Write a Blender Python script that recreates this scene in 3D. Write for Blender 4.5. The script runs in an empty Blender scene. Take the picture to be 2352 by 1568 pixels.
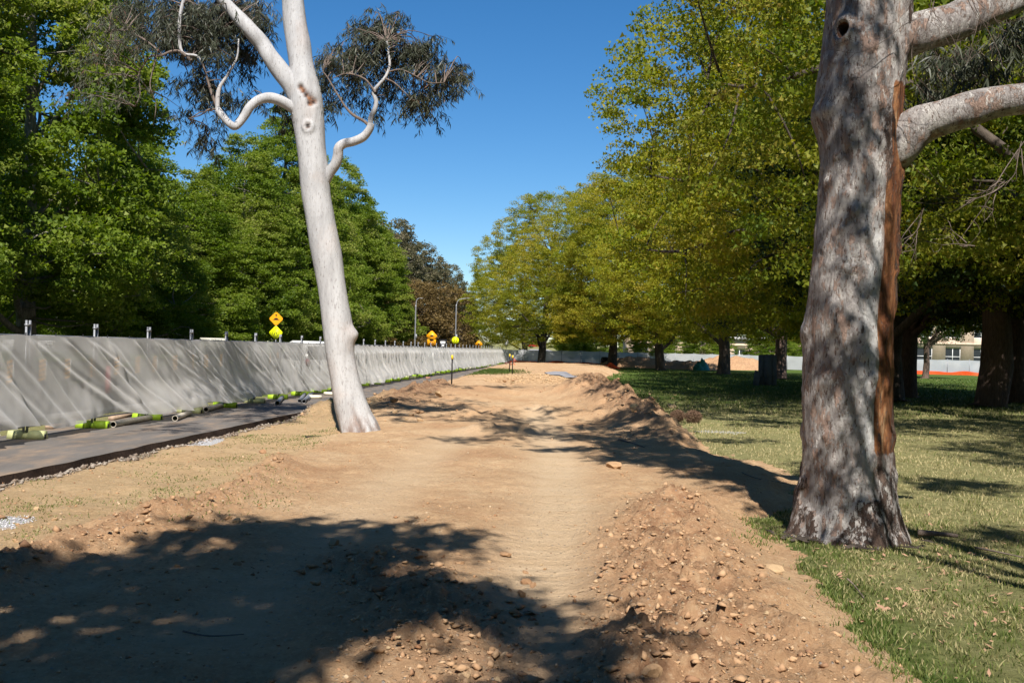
import bpy, math, random
import numpy as np
from mathutils import Vector

R = math.radians
rng = np.random.default_rng(11)
random.seed(5)
scn = bpy.context.scene
C = scn.collection

# ------------------------------------------------------------------ camera
EYE = 1.75; FPX = 2287.0; ROLL = R(1.35); PITCH = math.atan(18.8/FPX)
cam_d = bpy.data.cameras.new("camera"); cam = bpy.data.objects.new("camera", cam_d); C.objects.link(cam)
cam_d.sensor_width = 36.0; cam_d.lens = FPX/2352*36.0
cam_d.clip_start = 0.05; cam_d.clip_end = 3000
cam.location = (0, 0, EYE)
from mathutils import Matrix
cam.matrix_world = Matrix.Translation((0, 0, EYE)) @ Matrix.Rotation(R(90)+PITCH, 4, 'X') @ Matrix.Rotation(ROLL, 4, 'Z')
scn.camera = cam
scn.render.resolution_x = 1024; scn.render.resolution_y = 682

# ------------------------------------------------------------------ sky and sun
SUN_EL = R(47); SUN_AZ = R(-1.0)           # shadows run away from the camera, a little to the right
w = bpy.data.worlds.new("World"); scn.world = w; w.use_nodes = True
nt = w.node_tree; bg = nt.nodes['Background']
sky = nt.nodes.new('ShaderNodeTexSky'); sky.sky_type = 'NISHITA'; sky.sun_disc = False
sky.sun_elevation = SUN_EL; sky.sun_rotation = R(180)+SUN_AZ
sky.altitude = 600; sky.air_density = 1.0; sky.dust_density = 0.0; sky.ozone_density = 4.5
hs = nt.nodes.new('ShaderNodeHueSaturation'); hs.inputs['Saturation'].default_value = 1.27
nt.links.new(sky.outputs[0], hs.inputs['Color']); nt.links.new(hs.outputs[0], bg.inputs[0]); bg.inputs[1].default_value = 0.072
sun_d = bpy.data.lights.new("sun", 'SUN'); sun_d.energy = 5.0; sun_d.angle = R(0.53); sun_d.color = (1.0, 0.94, 0.86)
sun = bpy.data.objects.new("sun", sun_d); C.objects.link(sun)
LD = Vector((math.sin(SUN_AZ)*math.cos(SUN_EL), math.cos(SUN_AZ)*math.cos(SUN_EL), -math.sin(SUN_EL)))
sun.rotation_euler = LD.to_track_quat('-Z', 'Y').to_euler()
scn.view_settings.view_transform = 'Standard'; scn.view_settings.look = 'None'
scn.view_settings.exposure = 0.74; scn.view_settings.gamma = 1.0
scn.view_settings.use_curve_mapping = False
scn.cycles.max_bounces = 6; scn.cycles.transparent_max_bounces = 12
scn.cycles.diffuse_bounces = 4; scn.cycles.glossy_bounces = 2; scn.cycles.transmission_bounces = 4

# ------------------------------------------------------------------ measured positions: picture ray -> place
def ray(x, y):
    dx, dy = x-1176, y-784
    u = dx*math.cos(ROLL)+dy*math.sin(ROLL); v = -dx*math.sin(ROLL)+dy*math.cos(ROLL)
    fy = FPX*math.cos(PITCH)+v*math.sin(PITCH); fz = FPX*math.sin(PITCH)-v*math.cos(PITCH)
    return u/fy, fz/fy
def G(x, y, z=0.0):
    u, s = ray(x, y); Y = (z-EYE)/s
    return (u*Y, Y, z)
def AT(x, y, Y):
    u, s = ray(x, y)
    return (u*Y, Y, EYE+s*Y)

# ------------------------------------------------------------------ numpy noise
def _h(ix, iy, iz, s):
    n = (ix.astype(np.int64)*374761393 + iy.astype(np.int64)*668265263 + iz.astype(np.int64)*2147483647 + s*974634777) & 0xffffffff
    n = ((n ^ (n >> 13))*1274126177) & 0xffffffff
    n = ((n ^ (n >> 16))*2246822519) & 0xffffffff
    return ((n ^ (n >> 15)) & 0xffffff)/float(0xffffff)
def noise3(x, y, z, s=0):
    x = np.asarray(x, float); y = np.asarray(y, float)+0*x; z = np.asarray(z, float)+0*x
    ix, iy, iz = np.floor(x), np.floor(y), np.floor(z)
    fx, fy, fz = x-ix, y-iy, z-iz
    fx = fx*fx*(3-2*fx); fy = fy*fy*(3-2*fy); fz = fz*fz*(3-2*fz)
    r = 0
    for a in (0, 1):
        wx = fx if a else 1-fx
        for b in (0, 1):
            wy = fy if b else 1-fy
            for c in (0, 1):
                wz = fz if c else 1-fz
                r = r + wx*wy*wz*_h(ix+a, iy+b, iz+c, s)
    return r*2-1
def noise2(x, y, s=0):
    x = np.asarray(x, float); y = np.asarray(y, float)+0*x
    ix, iy = np.floor(x), np.floor(y)
    fx, fy = x-ix, y-iy
    fx = fx*fx*(3-2*fx); fy = fy*fy*(3-2*fy)
    z = np.zeros_like(ix)
    return ((1-fx)*(1-fy)*_h(ix, iy, z, s)+fx*(1-fy)*_h(ix+1, iy, z, s)+(1-fx)*fy*_h(ix, iy+1, z, s)+fx*fy*_h(ix+1, iy+1, z, s))*2-1
def fbm2(x, y, o=4, s=0):
    r = 0; a = 1.0
    for i in range(o):
        r = r + a*noise2(x*2**i+i*17.3, y*2**i-i*9.1, s+i); a *= 0.5
    return r
def worley(x, y, s=0):
    ix, iy = np.floor(x), np.floor(y); z = np.zeros_like(ix); best = np.full(np.shape(x), 9.0); hv = np.zeros(np.shape(x))
    for a in (-1, 0, 1):
        for b in (-1, 0, 1):
            cx = ix+a+.15+.7*_h(ix+a, iy+b, z, s); cy = iy+b+.15+.7*_h(ix+a, iy+b, z, s+7); hh_ = _h(ix+a, iy+b, z, s+13)
            d = np.hypot(x-cx, y-cy); m = d < best; best = np.where(m, d, best); hv = np.where(m, hh_, hv)
    return best, hv
def clods(X, Y, f, s, keep=.5):
    wx = X*f+.35*noise2(X*f*1.3, Y*f*1.3, s+3); wy = Y*f+.35*noise2(X*f*1.3+9, Y*f*1.3, s+4)
    d, h = worley(wx, wy, s); on_ = np.clip((h-keep)/(1-keep), 0, 1)
    return on_**.6*np.clip(1-(d/.62)**2, 0, 1)**.5/f
def sst(a, b, x):
    t = np.clip((x-a)/(b-a), 0, 1); return t*t*(3-2*t)
def nrm(v):
    return v/np.maximum(np.linalg.norm(v, axis=-1, keepdims=True), 1e-9)

# ------------------------------------------------------------------ mesh helpers
class MB:
    def __init__(s):
        s.v = []; s.f = []; s.n = 0; s.a = {}
    def add(s, verts, faces, **attrs):
        verts = np.asarray(verts, float).reshape(-1, 3); faces = np.asarray(faces, int)
        s.v.append(verts); s.f.append(faces+s.n); 
        for k, val in attrs.items():
            s.a.setdefault(k, []).append((s.n, len(verts), val))
        s.n += len(verts); return s
    def mesh(s, name, smooth=False):
        V = np.concatenate(s.v); me = bpy.data.meshes.new(name)
        loops = np.concatenate([f.ravel() for f in s.f]); tot = np.concatenate([np.full(len(f), f.shape[1]) for f in s.f])
        st = np.concatenate([[0], np.cumsum(tot)[:-1]])
        me.vertices.add(len(V)); me.vertices.foreach_set('co', V.ravel())
        me.loops.add(len(loops)); me.loops.foreach_set('vertex_index', loops)
        me.polygons.add(len(tot)); me.polygons.foreach_set('loop_start', st); me.polygons.foreach_set('loop_total', tot)
        me.update(calc_edges=True)
        for k, lst in s.a.items():
            arr = np.zeros(len(V))
            for st_, n_, val in lst: arr[st_:st_+n_] = val
            at = me.attributes.new(k, 'FLOAT', 'POINT'); at.data.foreach_set('value', arr)
        if smooth: me.polygons.foreach_set('use_smooth', np.ones(len(tot), bool))
        return me
    def box(s, c, d, rz=0.0, taper=1.0, **kw):
        x, y, z = [q/2 for q in d]
        v = np.array([(-x, -y, -z), (x, -y, -z), (x, y, -z), (-x, y, -z), (-x*taper, -y*taper, z), (x*taper, -y*taper, z), (x*taper, y*taper, z), (-x*taper, y*taper, z)])
        ca, sa = math.cos(rz), math.sin(rz)
        v = np.stack([v[:, 0]*ca-v[:, 1]*sa, v[:, 0]*sa+v[:, 1]*ca, v[:, 2]], 1)+np.array(c)
        return s.add(v, [(0, 3, 2, 1), (4, 5, 6, 7), (0, 1, 5, 4), (1, 2, 6, 5), (2, 3, 7, 6), (3, 0, 4, 7)], **kw)
    def tube(s, pts, rad, n=6, cap=True, **kw):
        v, f, caps = tube(pts, rad, n)
        s.add(v, f, **kw)
        if cap and caps is not None:
            k = s.n-len(v)
            for cp in caps:
                s.f.append(np.array([cp])+k)
        return s

def tube(pts, rad, n=6):
    P = np.asarray(pts, float); m = len(P); rad = np.broadcast_to(np.asarray(rad, float), (m,))
    T = nrm(np.gradient(P, axis=0))
    up = np.array([0, 0, 1.0]) if abs(T[0, 2]) < 0.9 else np.array([1.0, 0, 0])
    N = np.zeros_like(P); nn = np.cross(T[0], up); nn /= np.linalg.norm(nn)
    for i in range(m):
        nn = nn-T[i]*np.dot(nn, T[i]); nn /= max(np.linalg.norm(nn), 1e-9); N[i] = nn
    B = np.cross(T, N)
    a = np.arange(n)*2*math.pi/n
    V = P[:, None]+rad[:, None, None]*(np.cos(a)[None, :, None]*N[:, None]+np.sin(a)[None, :, None]*B[:, None])
    i = np.arange(m-1)[:, None]*n; j = np.arange(n)[None]; k = (j+1) % n
    F = np.stack([i+j, i+k, i+n+k, i+n+j], -1).reshape(-1, 4)
    caps = [tuple(range(n-1, -1, -1)), tuple(range((m-1)*n, m*n))]
    return V.reshape(-1, 3), F, caps

def smooth_path(P, k=4):
    P = np.asarray(P, float)
    if len(P) < 3: return P
    Q = np.vstack([2*P[0]-P[1], P, 2*P[-1]-P[-2]]); out = []
    for i in range(1, len(Q)-2):
        for t in np.arange(k)/k:
            a, b, c, d = Q[i-1], Q[i], Q[i+1], Q[i+2]
            out.append(0.5*((2*b)+(-a+c)*t+(2*a-5*b+4*c-d)*t*t+(-a+3*b-3*c+d)*t**3))
    out.append(P[-1]); return np.array(out)

def mk(name, mesh, mat=None, parent=None, loc=None, label=None, kind=None):
    o = bpy.data.objects.new(name, mesh); C.objects.link(o)
    if mat is not None and mesh is not None:
        if not len(mesh.materials): mesh.materials.append(mat)
    if parent is not None: o.parent = parent
    if loc is not None: o.location = loc
    if label: o['label'] = label
    if kind: o['kind'] = kind
    return o
def tag(o, label, cat, group=None):
    o['label'] = label; o['category'] = cat
    if group: o['group'] = group
    return o
def thing(name, label, cat, loc=(0, 0, 0), rz=0.0, group=None):
    o = bpy.data.objects.new(name, None); C.objects.link(o)
    o.empty_display_size = 0.2; o.location = loc; o.rotation_euler = (0, 0, rz)
    return tag(o, label, cat, group)
def dup(root, loc, rz=0.0, scale=(1, 1, 1), label=None, group=None, rx=0.0, ry=0.0):
    r = root.copy(); C.objects.link(r); r.location = loc; r.rotation_euler = (rx, ry, rz); r.scale = scale
    if label: r['label'] = label
    if group: r['group'] = group
    for ch in list(root.children):
        c = ch.copy(); C.objects.link(c); c.parent = r
        for g in ch.children:
            d = g.copy(); C.objects.link(d); d.parent = c
    return r

# ------------------------------------------------------------------ materials
MATS = {}
class NT:
    def __init__(s, name):
        s.m = bpy.data.materials.new(name); s.m.use_nodes = True; s.t = s.m.node_tree
        s.b = s.t.nodes['Principled BSDF']; s.out = s.t.nodes['Material Output']
        s.b.inputs['Roughness'].default_value = 0.85; s.b.inputs['Specular IOR Level'].default_value = 0.25
        MATS[name] = s.m
    def n(s, t, **kw):
        o = s.t.nodes.new(t)
        for k, v in kw.items(): setattr(o, k, v)
        return o
    def l(s, a, b): s.t.links.new(a, b)
    def coord(s, scale=(1, 1, 1), kind='Object'):
        tc = s.n('ShaderNodeTexCoord'); mp = s.n('ShaderNodeMapping'); mp.inputs['Scale'].default_value = scale
        s.l(tc.outputs[kind], mp.inputs[0]); return mp.outputs[0]
    def noise(s, sc, det=6, rough=0.6, co=None, out=0):
        o = s.n('ShaderNodeTexNoise'); o.inputs['Scale'].default_value = sc; o.inputs['Detail'].default_value = det; o.inputs['Roughness'].default_value = rough
        if co is not None: s.l(co, o.inputs['Vector'])
        return o.outputs[out]
    def voro(s, sc, co=None, out='Distance', feat='F1'):
        o = s.n('ShaderNodeTexVoronoi'); o.feature = feat; o.inputs['Scale'].default_value = sc
        if co is not None: s.l(co, o.inputs['Vector'])
        return o.outputs[out]
    def attr(s, name, out='Fac'):
        o = s.n('ShaderNodeAttribute'); o.attribute_name = name; return o.outputs[out]
    def ramp(s, fac, stops, interp='LINEAR'):
        o = s.n('ShaderNodeValToRGB'); o.color_ramp.interpolation = interp
        while len(o.color_ramp.elements) < len(stops): o.color_ramp.elements.new(0.5)
        for e, (p, c) in zip(o.color_ramp.elements, stops):
            e.position = p; e.color = (c[0], c[1], c[2], 1) if isinstance(c, tuple) else (c, c, c, 1)
        s.l(fac, o.inputs[0]); return o.outputs[0]
    def mix(s, fac, a, b, mode='MIX'):
        o = s.n('ShaderNodeMix'); o.data_type = 'RGBA'; o.blend_type = mode
        for v, sock in ((fac, o.inputs[0]), (a, o.inputs[6]), (b, o.inputs[7])):
            if isinstance(v, (int, float)): sock.default_value = v
            elif isinstance(v, tuple): sock.default_value = (v[0], v[1], v[2], 1)
            else: s.l(v, sock)
        return o.outputs[2]
    def math(s, op, a, b=None):
        o = s.n('ShaderNodeMath'); o.operation = op; o.use_clamp = False
        for v, sock in ((a, o.inputs[0]), (b, o.inputs[1])):
            if v is None: continue
            if isinstance(v, (int, float)): sock.default_value = v
            else: s.l(v, sock)
        return o.outputs[0]
    def col(s, c):
        if isinstance(c, tuple): s.b.inputs['Base Color'].default_value = (c[0], c[1], c[2], 1)
        else: s.l(c, s.b.inputs['Base Color'])
    def bump(s, h, strength=0.5, dist=0.02):
        o = s.n('ShaderNodeBump'); o.inputs['Strength'].default_value = strength; o.inputs['Distance'].default_value = dist
        s.l(h, o.inputs['Height']); s.l(o.outputs[0], s.b.inputs['Normal']); return o

def simple(name, c, rough=0.6, metal=0.0, var=0.15, sc=6.0, bump=0.0):
    m = NT(name); n = m.noise(sc, 5, 0.6, m.coord())
    d = tuple(max(0, q*(1-var)) for q in c); e = tuple(min(1, q*(1+var)) for q in c)
    m.col(m.ramp(n, [(0.3, d), (0.7, e)])); m.b.inputs['Roughness'].default_value = rough; m.b.inputs['Metallic'].default_value = metal
    if bump: m.bump(m.noise(sc*6, 4, 0.6, m.coord()), 0.5, bump)
    return m.m

def leaf_mat(name, stops, trans=0.35, rough=0.55):
    m = NT(name)
    c = m.ramp(m.attr('tint'), stops)
    m.col(c); m.b.inputs['Roughness'].default_value = rough
    tr = m.n('ShaderNodeBsdfTranslucent'); hs = m.n('ShaderNodeHueSaturation'); hs.inputs['Value'].default_value = 1.25; hs.inputs['Saturation'].default_value = 1.1
    m.l(c, hs.inputs['Color']); m.l(hs.outputs[0], tr.inputs[0])
    mx = m.n('ShaderNodeMixShader'); mx.inputs[0].default_value = trans
    m.l(m.b.outputs[0], mx.inputs[1]); m.l(tr.outputs[0], mx.inputs[2]); m.l(mx.outputs[0], m.out.inputs[0])
    return m.m

PLANE_LEAF = leaf_mat('plane_leaf', [(0.0, (.070, .125, .012)), (0.45, (.165, .235, .024)), (0.8, (.27, .315, .055)), (1.0, (.33, .33, .11))], 0.5)
OAK_LEAF = leaf_mat('oak_leaf', [(0.0, (.10, .155, .012)), (0.35, (.22, .25, .018)), (0.7, (.34, .315, .030)), (1.0, (.38, .30, .05))], 0.48)
MIX_LEAF = leaf_mat('oak_green_leaf', [(0.0, (.07, .12, .010)), (0.4, (.155, .20, .018)), (0.75, (.26, .26, .03)), (1.0, (.32, .25, .05))], 0.48)
CEDAR_LEAF = leaf_mat('cedar_leaf', [(0.0, (.020, .038, .012)), (0.6, (.045, .08, .02)), (1.0, (.09, .14, .03))], 0.2)
GUM_LEAF = leaf_mat('gum_leaf', [(0.0, (.020, .024, .014)), (0.5, (.055, .064, .040)), (0.85, (.12, .128, .09)), (1.0, (.16, .085, .06))], 0.12, 0.45)
FARGUM_LEAF = leaf_mat('far_gum_leaf', [(0.0, (.07, .075, .035)), (0.5, (.13, .125, .065)), (1.0, (.21, .17, .10))], 0.35)
RUSSET_LEAF = leaf_mat('russet_leaf', [(0.0, (.07, .055, .02)), (0.5, (.15, .10, .035)), (1.0, (.21, .15, .05))], 0.35)
GRASS = leaf_mat('grass_blade', [(0.0, (.050, .085, .014)), (0.35, (.105, .15, .03)), (0.6, (.22, .22, .08)), (1.0, (.46, .39, .21))], 0.3, 0.6)

def bark_mat(name, a, b, sc=1.0):
    m = NT(name); co = m.coord((sc*5, sc*5, sc*1.1)); n = m.noise(2.0, 8, 0.7, co)
    m.col(m.ramp(n, [(0.3, a), (0.7, b)])); m.bump(n, 1.0, 0.05); return m.m
DARK_BARK = bark_mat('dark_bark', (.035, .028, .022), (.12, .095, .075))
PLANE_BARK = bark_mat('plane_bark', (.10, .09, .07), (.34, .31, .25))
CEDAR_BARK = bark_mat('cedar_bark', (.05, .035, .027), (.19, .13, .10), 1.6)
TWIG = bark_mat('twig_bark', (.10, .075, .06), (.24, .19, .16))

def white_gum_mat():
    m = NT('smooth_gum_bark'); co = m.coord((3, 3, 0.7)); co1 = m.coord()
    n = m.noise(1.6, 7, 0.62, co)
    c = m.ramp(n, [(0.30, (.31, .31, .315)), (0.5, (.42, .42, .425)), (0.70, (.48, .485, .49))])
    sp = m.noise(16, 4, 0.75, m.coord((3.0, 3.0, .55)))
    c = m.mix(m.ramp(sp, [(0.585, 0.0), (0.63, 0.8)]), c, (.17, .155, .15))
    sp3 = m.noise(7, 5, 0.7, m.coord((3.2, 3.2, .8))); c = m.mix(m.ramp(sp3, [(0.56, 0.0), (0.60, 0.35)]), c, (.28, .265, .26))
    pk = m.noise(1.3, 4, 0.6, m.coord((1, 1, .8)))
    c = m.mix(m.ramp(pk, [(0.55, 0.0), (0.75, 0.30)]), c, (.48, .36, .29))
    br = m.math('MULTIPLY', m.attr('scar'), 1.0)
    bn = m.noise(9, 6, 0.7, co1)
    c = m.mix(m.math('MINIMUM', br, 1.0), c, m.ramp(bn, [(0.42, (.02, .012, .010)), (0.52, (.13, .05, .02)), (0.66, (.34, .15, .06))]))
    ft = m.math('MULTIPLY', m.attr('foot'), m.ramp(m.noise(3.5, 6, 0.7, m.coord((2, 2, .6))), [(0.42, 0.0), (0.6, 1.0)]))
    c = m.mix(ft, c, (.20, .13, .10))
    m.col(c); m.b.inputs['Roughness'].default_value = 0.75
    h = m.math('ADD', m.noise(7, 6, 0.7, co), m.math('MULTIPLY', sp, 0.6)); m.bump(h, 0.55, 0.02)
    return m.m
WHITE_GUM = white_gum_mat()

def big_gum_mat():
    m = NT('weathered_gum_bark'); co = m.coord((2.2, 2.2, 0.8)); co1 = m.coord()
    n = m.noise(2.4, 8, 0.68, co)
    c = m.ramp(n, [(0.30, (.15, .132, .125)), (0.42, (.28, .25, .235)), (0.52, (.40, .37, .35)), (0.66, (.58, .55, .51))])
    pn = m.noise(4.5, 7, 0.7, co)
    c = m.mix(m.ramp(pn, [(0.53, 0.0), (0.56, 0.6)]), c, (.33, .19, .125))
    # pale streak beside the rust strip
    c = m.mix(m.math('MULTIPLY', m.attr('pale'), 0.85), c, m.ramp(m.noise(6, 5, .6, co), [(.3, (.46, .46, .46)), (.7, (.62, .62, .61))]))
    fk = m.noise(6.5, 8, .7, m.coord((2.4, 2.4, 1.0))); c = m.mix(m.ramp(fk, [(.58, 0.0), (.60, .7)]), c, (.66, .64, .60))
    # rusty strip
    rn = m.noise(3.0, 8, 0.7, m.coord((3, 3, .5)))
    rust = m.ramp(rn, [(0.34, (.035, .014, .009)), (0.47, (.19, .07, .028)), (0.58, (.32, .14, .055)), (0.70, (.50, .33, .19))])
    rf = m.ramp(m.math('ADD', m.attr('rust'), m.math('MULTIPLY', m.math('SUBTRACT', m.noise(7, 8, .75, m.coord((1.8, 1.8, .5))), .5), .9)), [(.42, 0.0), (.52, 1.0)])
    c = m.mix(rf, c, rust)
    # fine dark pits
    sp = m.voro(55, m.coord((1, 1, .45)))
    spm = m.math('MULTIPLY', m.ramp(sp, [(0.10, 1.0), (0.22, 0.0)]), m.ramp(m.noise(7, 3, .5, co1), [(.45, 0.0), (.6, .8)]))
    c = m.mix(spm, c, (.07, .055, .05))
    sp2 = m.noise(22, 3, 0.7, m.coord((1.6, 1.6, .5)))
    c = m.mix(m.ramp(sp2, [(0.57, 0.0), (0.63, 0.85)]), c, (.13, .085, .065))
    # dark plates
    pl = m.noise(5.0, 8, 0.75, m.coord((2.2, 2.2, .8)))
    plf = m.ramp(m.math('ADD', m.attr('plate'), m.math('MULTIPLY', m.math('SUBTRACT', m.noise(9, 8, .78, m.coord((1.6, 1.6, .7))), .5), 1.8)), [(.42, 0.0), (.50, 1.0)])
    c = m.mix(plf, c, m.ramp(pl, [(0.32, (.02, .014, .012)), (0.52, (.085, .055, .042)), (0.72, (.21, .15, .12))]))
    m.col(c); m.b.inputs['Roughness'].default_value = 0.85
    h = m.math('ADD', m.math('ADD', m.noise(8, 9, 0.75, co), m.math('MULTIPLY', sp2, -0.5)), m.math('ADD', m.math('MULTIPLY', plf, .35), m.math('MULTIPLY', m.ramp(pn, [(.53, 0.0), (.55, 1.0)]), .2))); m.bump(h, 1.0, 0.055)
    return m.m
BIG_GUM = big_gum_mat()

def dirt_mat():
    m = NT('sandy_dirt'); co = m.coord()
    n1 = m.noise(0.55, 8, 0.62, co); n2 = m.noise(5, 9, 0.7, co)
    c = m.ramp(n1, [(0.30, (.42, .25, .135)), (0.48, (.54, .36, .205)), (0.66, (.60, .435, .265))])
    c = m.mix(m.ramp(n2, [(0.35, 0.0), (0.65, 0.55)]), c, (.34, .185, .095))
    c = m.mix(m.attr('track'), c, m.ramp(m.noise(2.0, 6, .6, m.coord((.35, 1.6, 1))), [(.3, (.54, .385, .235)), (.7, (.62, .47, .31))]))
    c = m.mix(m.attr('clod'), c, m.ramp(n2, [(.3, (.25, .13, .07)), (.55, (.45, .27, .15)), (.75, (.56, .38, .22))]))
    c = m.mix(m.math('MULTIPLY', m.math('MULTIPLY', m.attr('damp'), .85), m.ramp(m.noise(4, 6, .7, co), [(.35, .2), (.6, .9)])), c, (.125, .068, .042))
    vc = m.mix(m.ramp(m.noise(9, 6, .7, co), [(.4, 0.0), (.62, 1.0)]), (.50, .36, .20), (.36, .28, .145))
    c = m.mix(m.math('MULTIPLY', m.attr('verge'), .55), c, vc)
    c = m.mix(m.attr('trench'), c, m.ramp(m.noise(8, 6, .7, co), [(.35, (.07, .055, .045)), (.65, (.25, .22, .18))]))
    fn = m.noise(26, 8, .8, co); c = m.mix(m.math('MULTIPLY', m.ramp(fn, [(.36, 1.0), (.45, 0.0)]), m.math('SUBTRACT', .38, m.math('MULTIPLY', m.attr('track'), .36))), c, (.19, .105, .06))
    c = m.mix(m.ramp(fn, [(.52, 0.0), (.66, .6)]), c, (.68, .52, .34))
    pv = m.voro(38, co, 'Color'); pd = m.voro(38, co)
    sep = m.n('ShaderNodeSeparateColor'); m.l(pv, sep.inputs[0])
    peb = m.math('MULTIPLY', m.ramp(sep.outputs[0], [(0.80, 0.0), (0.83, 1.0)]), m.ramp(pd, [(0.25, 0.8), (0.42, 0.0)]))
    c = m.mix(peb, c, m.ramp(sep.outputs[1], [(0.0, (.22, .08, .035)), (0.35, (.62, .48, .30)), (0.7, (.36, .33, .30)), (1.0, (.50, .30, .14))]))
    c = m.mix(m.ramp(m.attr('gravel'), [(.45, 0.0), (.6, 1.0)]), c, m.ramp(m.voro(60, co), [(0, (.22, .22, .23)), (.5, (.5, .49, .49))]))
    m.col(c); m.b.inputs['Roughness'].default_value = 0.95; m.b.inputs['Specular IOR Level'].default_value = 0.1
    h = m.math('ADD', m.noise(12, 10, 0.78, co), m.math('ADD', m.math('MULTIPLY', peb, 0.35), m.math('MULTIPLY', fn, .5))); m.bump(h, 0.95, 0.05)
    return m.m
DIRT = dirt_mat()

def lawn_mat():
    m = NT('lawn_turf'); co = m.coord()
    n = m.noise(6, 8, 0.72, m.coord((1, 1.4, 1))); 
    g = m.ramp(n, [(0.3, (.040, .065, .014)), (0.55, (.085, .13, .028)), (0.75, (.16, .18, .06))])
    d = m.ramp(n, [(0.3, (.14, .135, .055)), (0.55, (.27, .255, .115)), (0.75, (.39, .355, .19))])
    k = m.math('ADD', m.attr('dry'), m.math('MULTIPLY', m.math('SUBTRACT', m.noise(1.3, 6, .65, co), .5), 1.1))
    c = m.mix(m.ramp(k, [(.25, 0.0), (.75, 1.0)]), g, d)
    m.col(c); m.b.inputs['Roughness'].default_value = 1.0; m.b.inputs['Specular IOR Level'].default_value = 0.05
    m.bump(m.noise(30, 8, 0.8, m.coord((1, 1, 1))), 0.9, 0.05); return m.m
LAWN = lawn_mat()

def asphalt_mat():
    m = NT('asphalt'); co = m.coord(); n = m.noise(1.1, 7, 0.6, m.coord((1.6, .5, 1)))
    c = m.ramp(n, [(0.3, (.10, .092, .085)), (0.6, (.15, .135, .122)), (.8, (.20, .172, .148))])
    c = m.mix(m.ramp(m.noise(2.3, 6, .65, m.coord((1, .35, 1))), [(.48, 0.0), (.72, .7)]), c, (.34, .235, .15))
    sp = m.noise(90, 3, .6, co); c = m.mix(m.ramp(sp, [(.55, 0.0), (.7, .35)]), c, (.24, .21, .19))
    m.col(c); m.b.inputs['Roughness'].default_value = 0.9; m.bump(sp, 0.5, 0.01); return m.m
ASPHALT = asphalt_mat()
ROAD = simple('road_asphalt', (.07, .07, .07), 0.9, 0, .2, 2, .005)
SLAB_EDGE = simple('broken_asphalt_edge', (.045, .028, .02), 0.95, 0, .5, 25, .03)

def stone_mat(name, a, b, c3):
    m = NT(name); oi = m.n('ShaderNodeObjectInfo'); g = m.n('ShaderNodeNewGeometry')
    r = m.math('FRACT', m.math('ADD', oi.outputs['Random'], g.outputs['Random Per Island']))
    c = m.ramp(r, [(0.0, a), (0.5, b), (0.9, c3)])
    n = m.noise(9, 7, 0.7, m.coord()); c = m.mix(m.ramp(n, [(0.3, 0.0), (0.75, 0.45)]), c, (.30, .17, .09))
    m.col(c); m.b.inputs['Roughness'].default_value = 0.95; m.bump(n, 0.7, 0.02); return m.m
STONE = stone_mat('ochre_stone', (.34, .19, .10), (.47, .30, .165), (.58, .43, .25))
PEBBLE = stone_mat('mixed_pebble', (.30, .15, .075), (.46, .29, .155), (.50, .39, .26))
GREYGRAVEL = stone_mat('grey_gravel', (.13, .11, .09), (.23, .205, .175), (.34, .32, .28))
BLUEGRAVEL = simple('pale_blue_gravel', (.50, .50, .52), .9, 0, .3, 30)

def cloth_mat(name, col, transp):
    m = NT(name); n = m.noise(0.8, 6, 0.6, m.coord((1, 1, 1.6)))
    c = m.ramp(n, [(0.3, tuple(q*.86 for q in col)), (0.7, col)])
    m.col(c); m.b.inputs['Roughness'].default_value = 0.6
    tr = m.n('ShaderNodeBsdfTranslucent'); m.l(c, tr.inputs[0])
    mx = m.n('ShaderNodeMixShader'); mx.inputs[0].default_value = 0.5
    m.l(m.b.outputs[0], mx.inputs[1]); m.l(tr.outputs[0], mx.inputs[2])
    m.b.inputs['Sheen Weight'].default_value = .3; tp = m.n('ShaderNodeBsdfTransparent'); mx2 = m.n('ShaderNodeMixShader'); mx2.inputs[0].default_value = transp
    m.l(mx.outputs[0], mx2.inputs[1]); m.l(tp.outputs[0], mx2.inputs[2]); m.l(mx2.outputs[0], m.out.inputs[0])
    wv = m.noise(5, 3, .5, m.coord((1, 1, .3))); m.bump(wv, .12, .03)
    return m.m
CLOTH = cloth_mat('pale_shade_cloth', (.84, .82, .795), 0.15)
CLOTH_FAR = cloth_mat('white_shade_cloth', (.66, .68, .70), 0.05)
GALV = simple('galvanised_steel', (.27, .28, .30), .5, .5, .15, 8)
DARKSTEEL = simple('dark_steel', (.03, .03, .032), .5, .3)
LIME = simple('lime_plastic', (.33, .50, .035), .45, 0, .12, 4)
PALEGREEN = simple('faded_green_plastic', (.50, .52, .26), .5, 0, .12, 4)
CREAM = simple('cream_plastic', (.66, .62, .50), .5, 0, .12, 4)
PVC = simple('dirty_pvc', (.56, .50, .41), .4, 0, .22, 9)
PVC_IN = simple('pipe_shadowed_bore', (.10, .07, .05), .8)
WOOD = simple('old_timber', (.34, .25, .18), .85, 0, .3, 14, .01)
BRICK = simple('red_brick', (.38, .20, .14), .9, 0, .2, 14, .006)
YELLOWCAP = simple('yellow_cap_plastic', (.80, .56, .03), .4)
ORANGE = simple('hazard_orange', (.80, .33, .01), .4, 0, .05)
HAZ = simple('hazard_band_orange', (.72, .34, .02), .5, 0, .1)
HAZD = simple('hazard_band_dark', (.04, .04, .045), .6)
LIMESIGN = simple('fluoro_yellow_sign', (.72, .80, .01), .4, 0, .05)
BLACK = simple('black_paint', (.012, .012, .014), .5)
WHITE = simple('white_paint', (.78, .78, .76), .4, 0, .05)
SIGNCREAM = simple('cream_sign_board', (.46, .45, .38), .5, 0, .08)
BLUE = simple('blue_sign', (.02, .12, .55), .4)
RED = simple('red_paint', (.45, .02, .025), .4)
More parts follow.
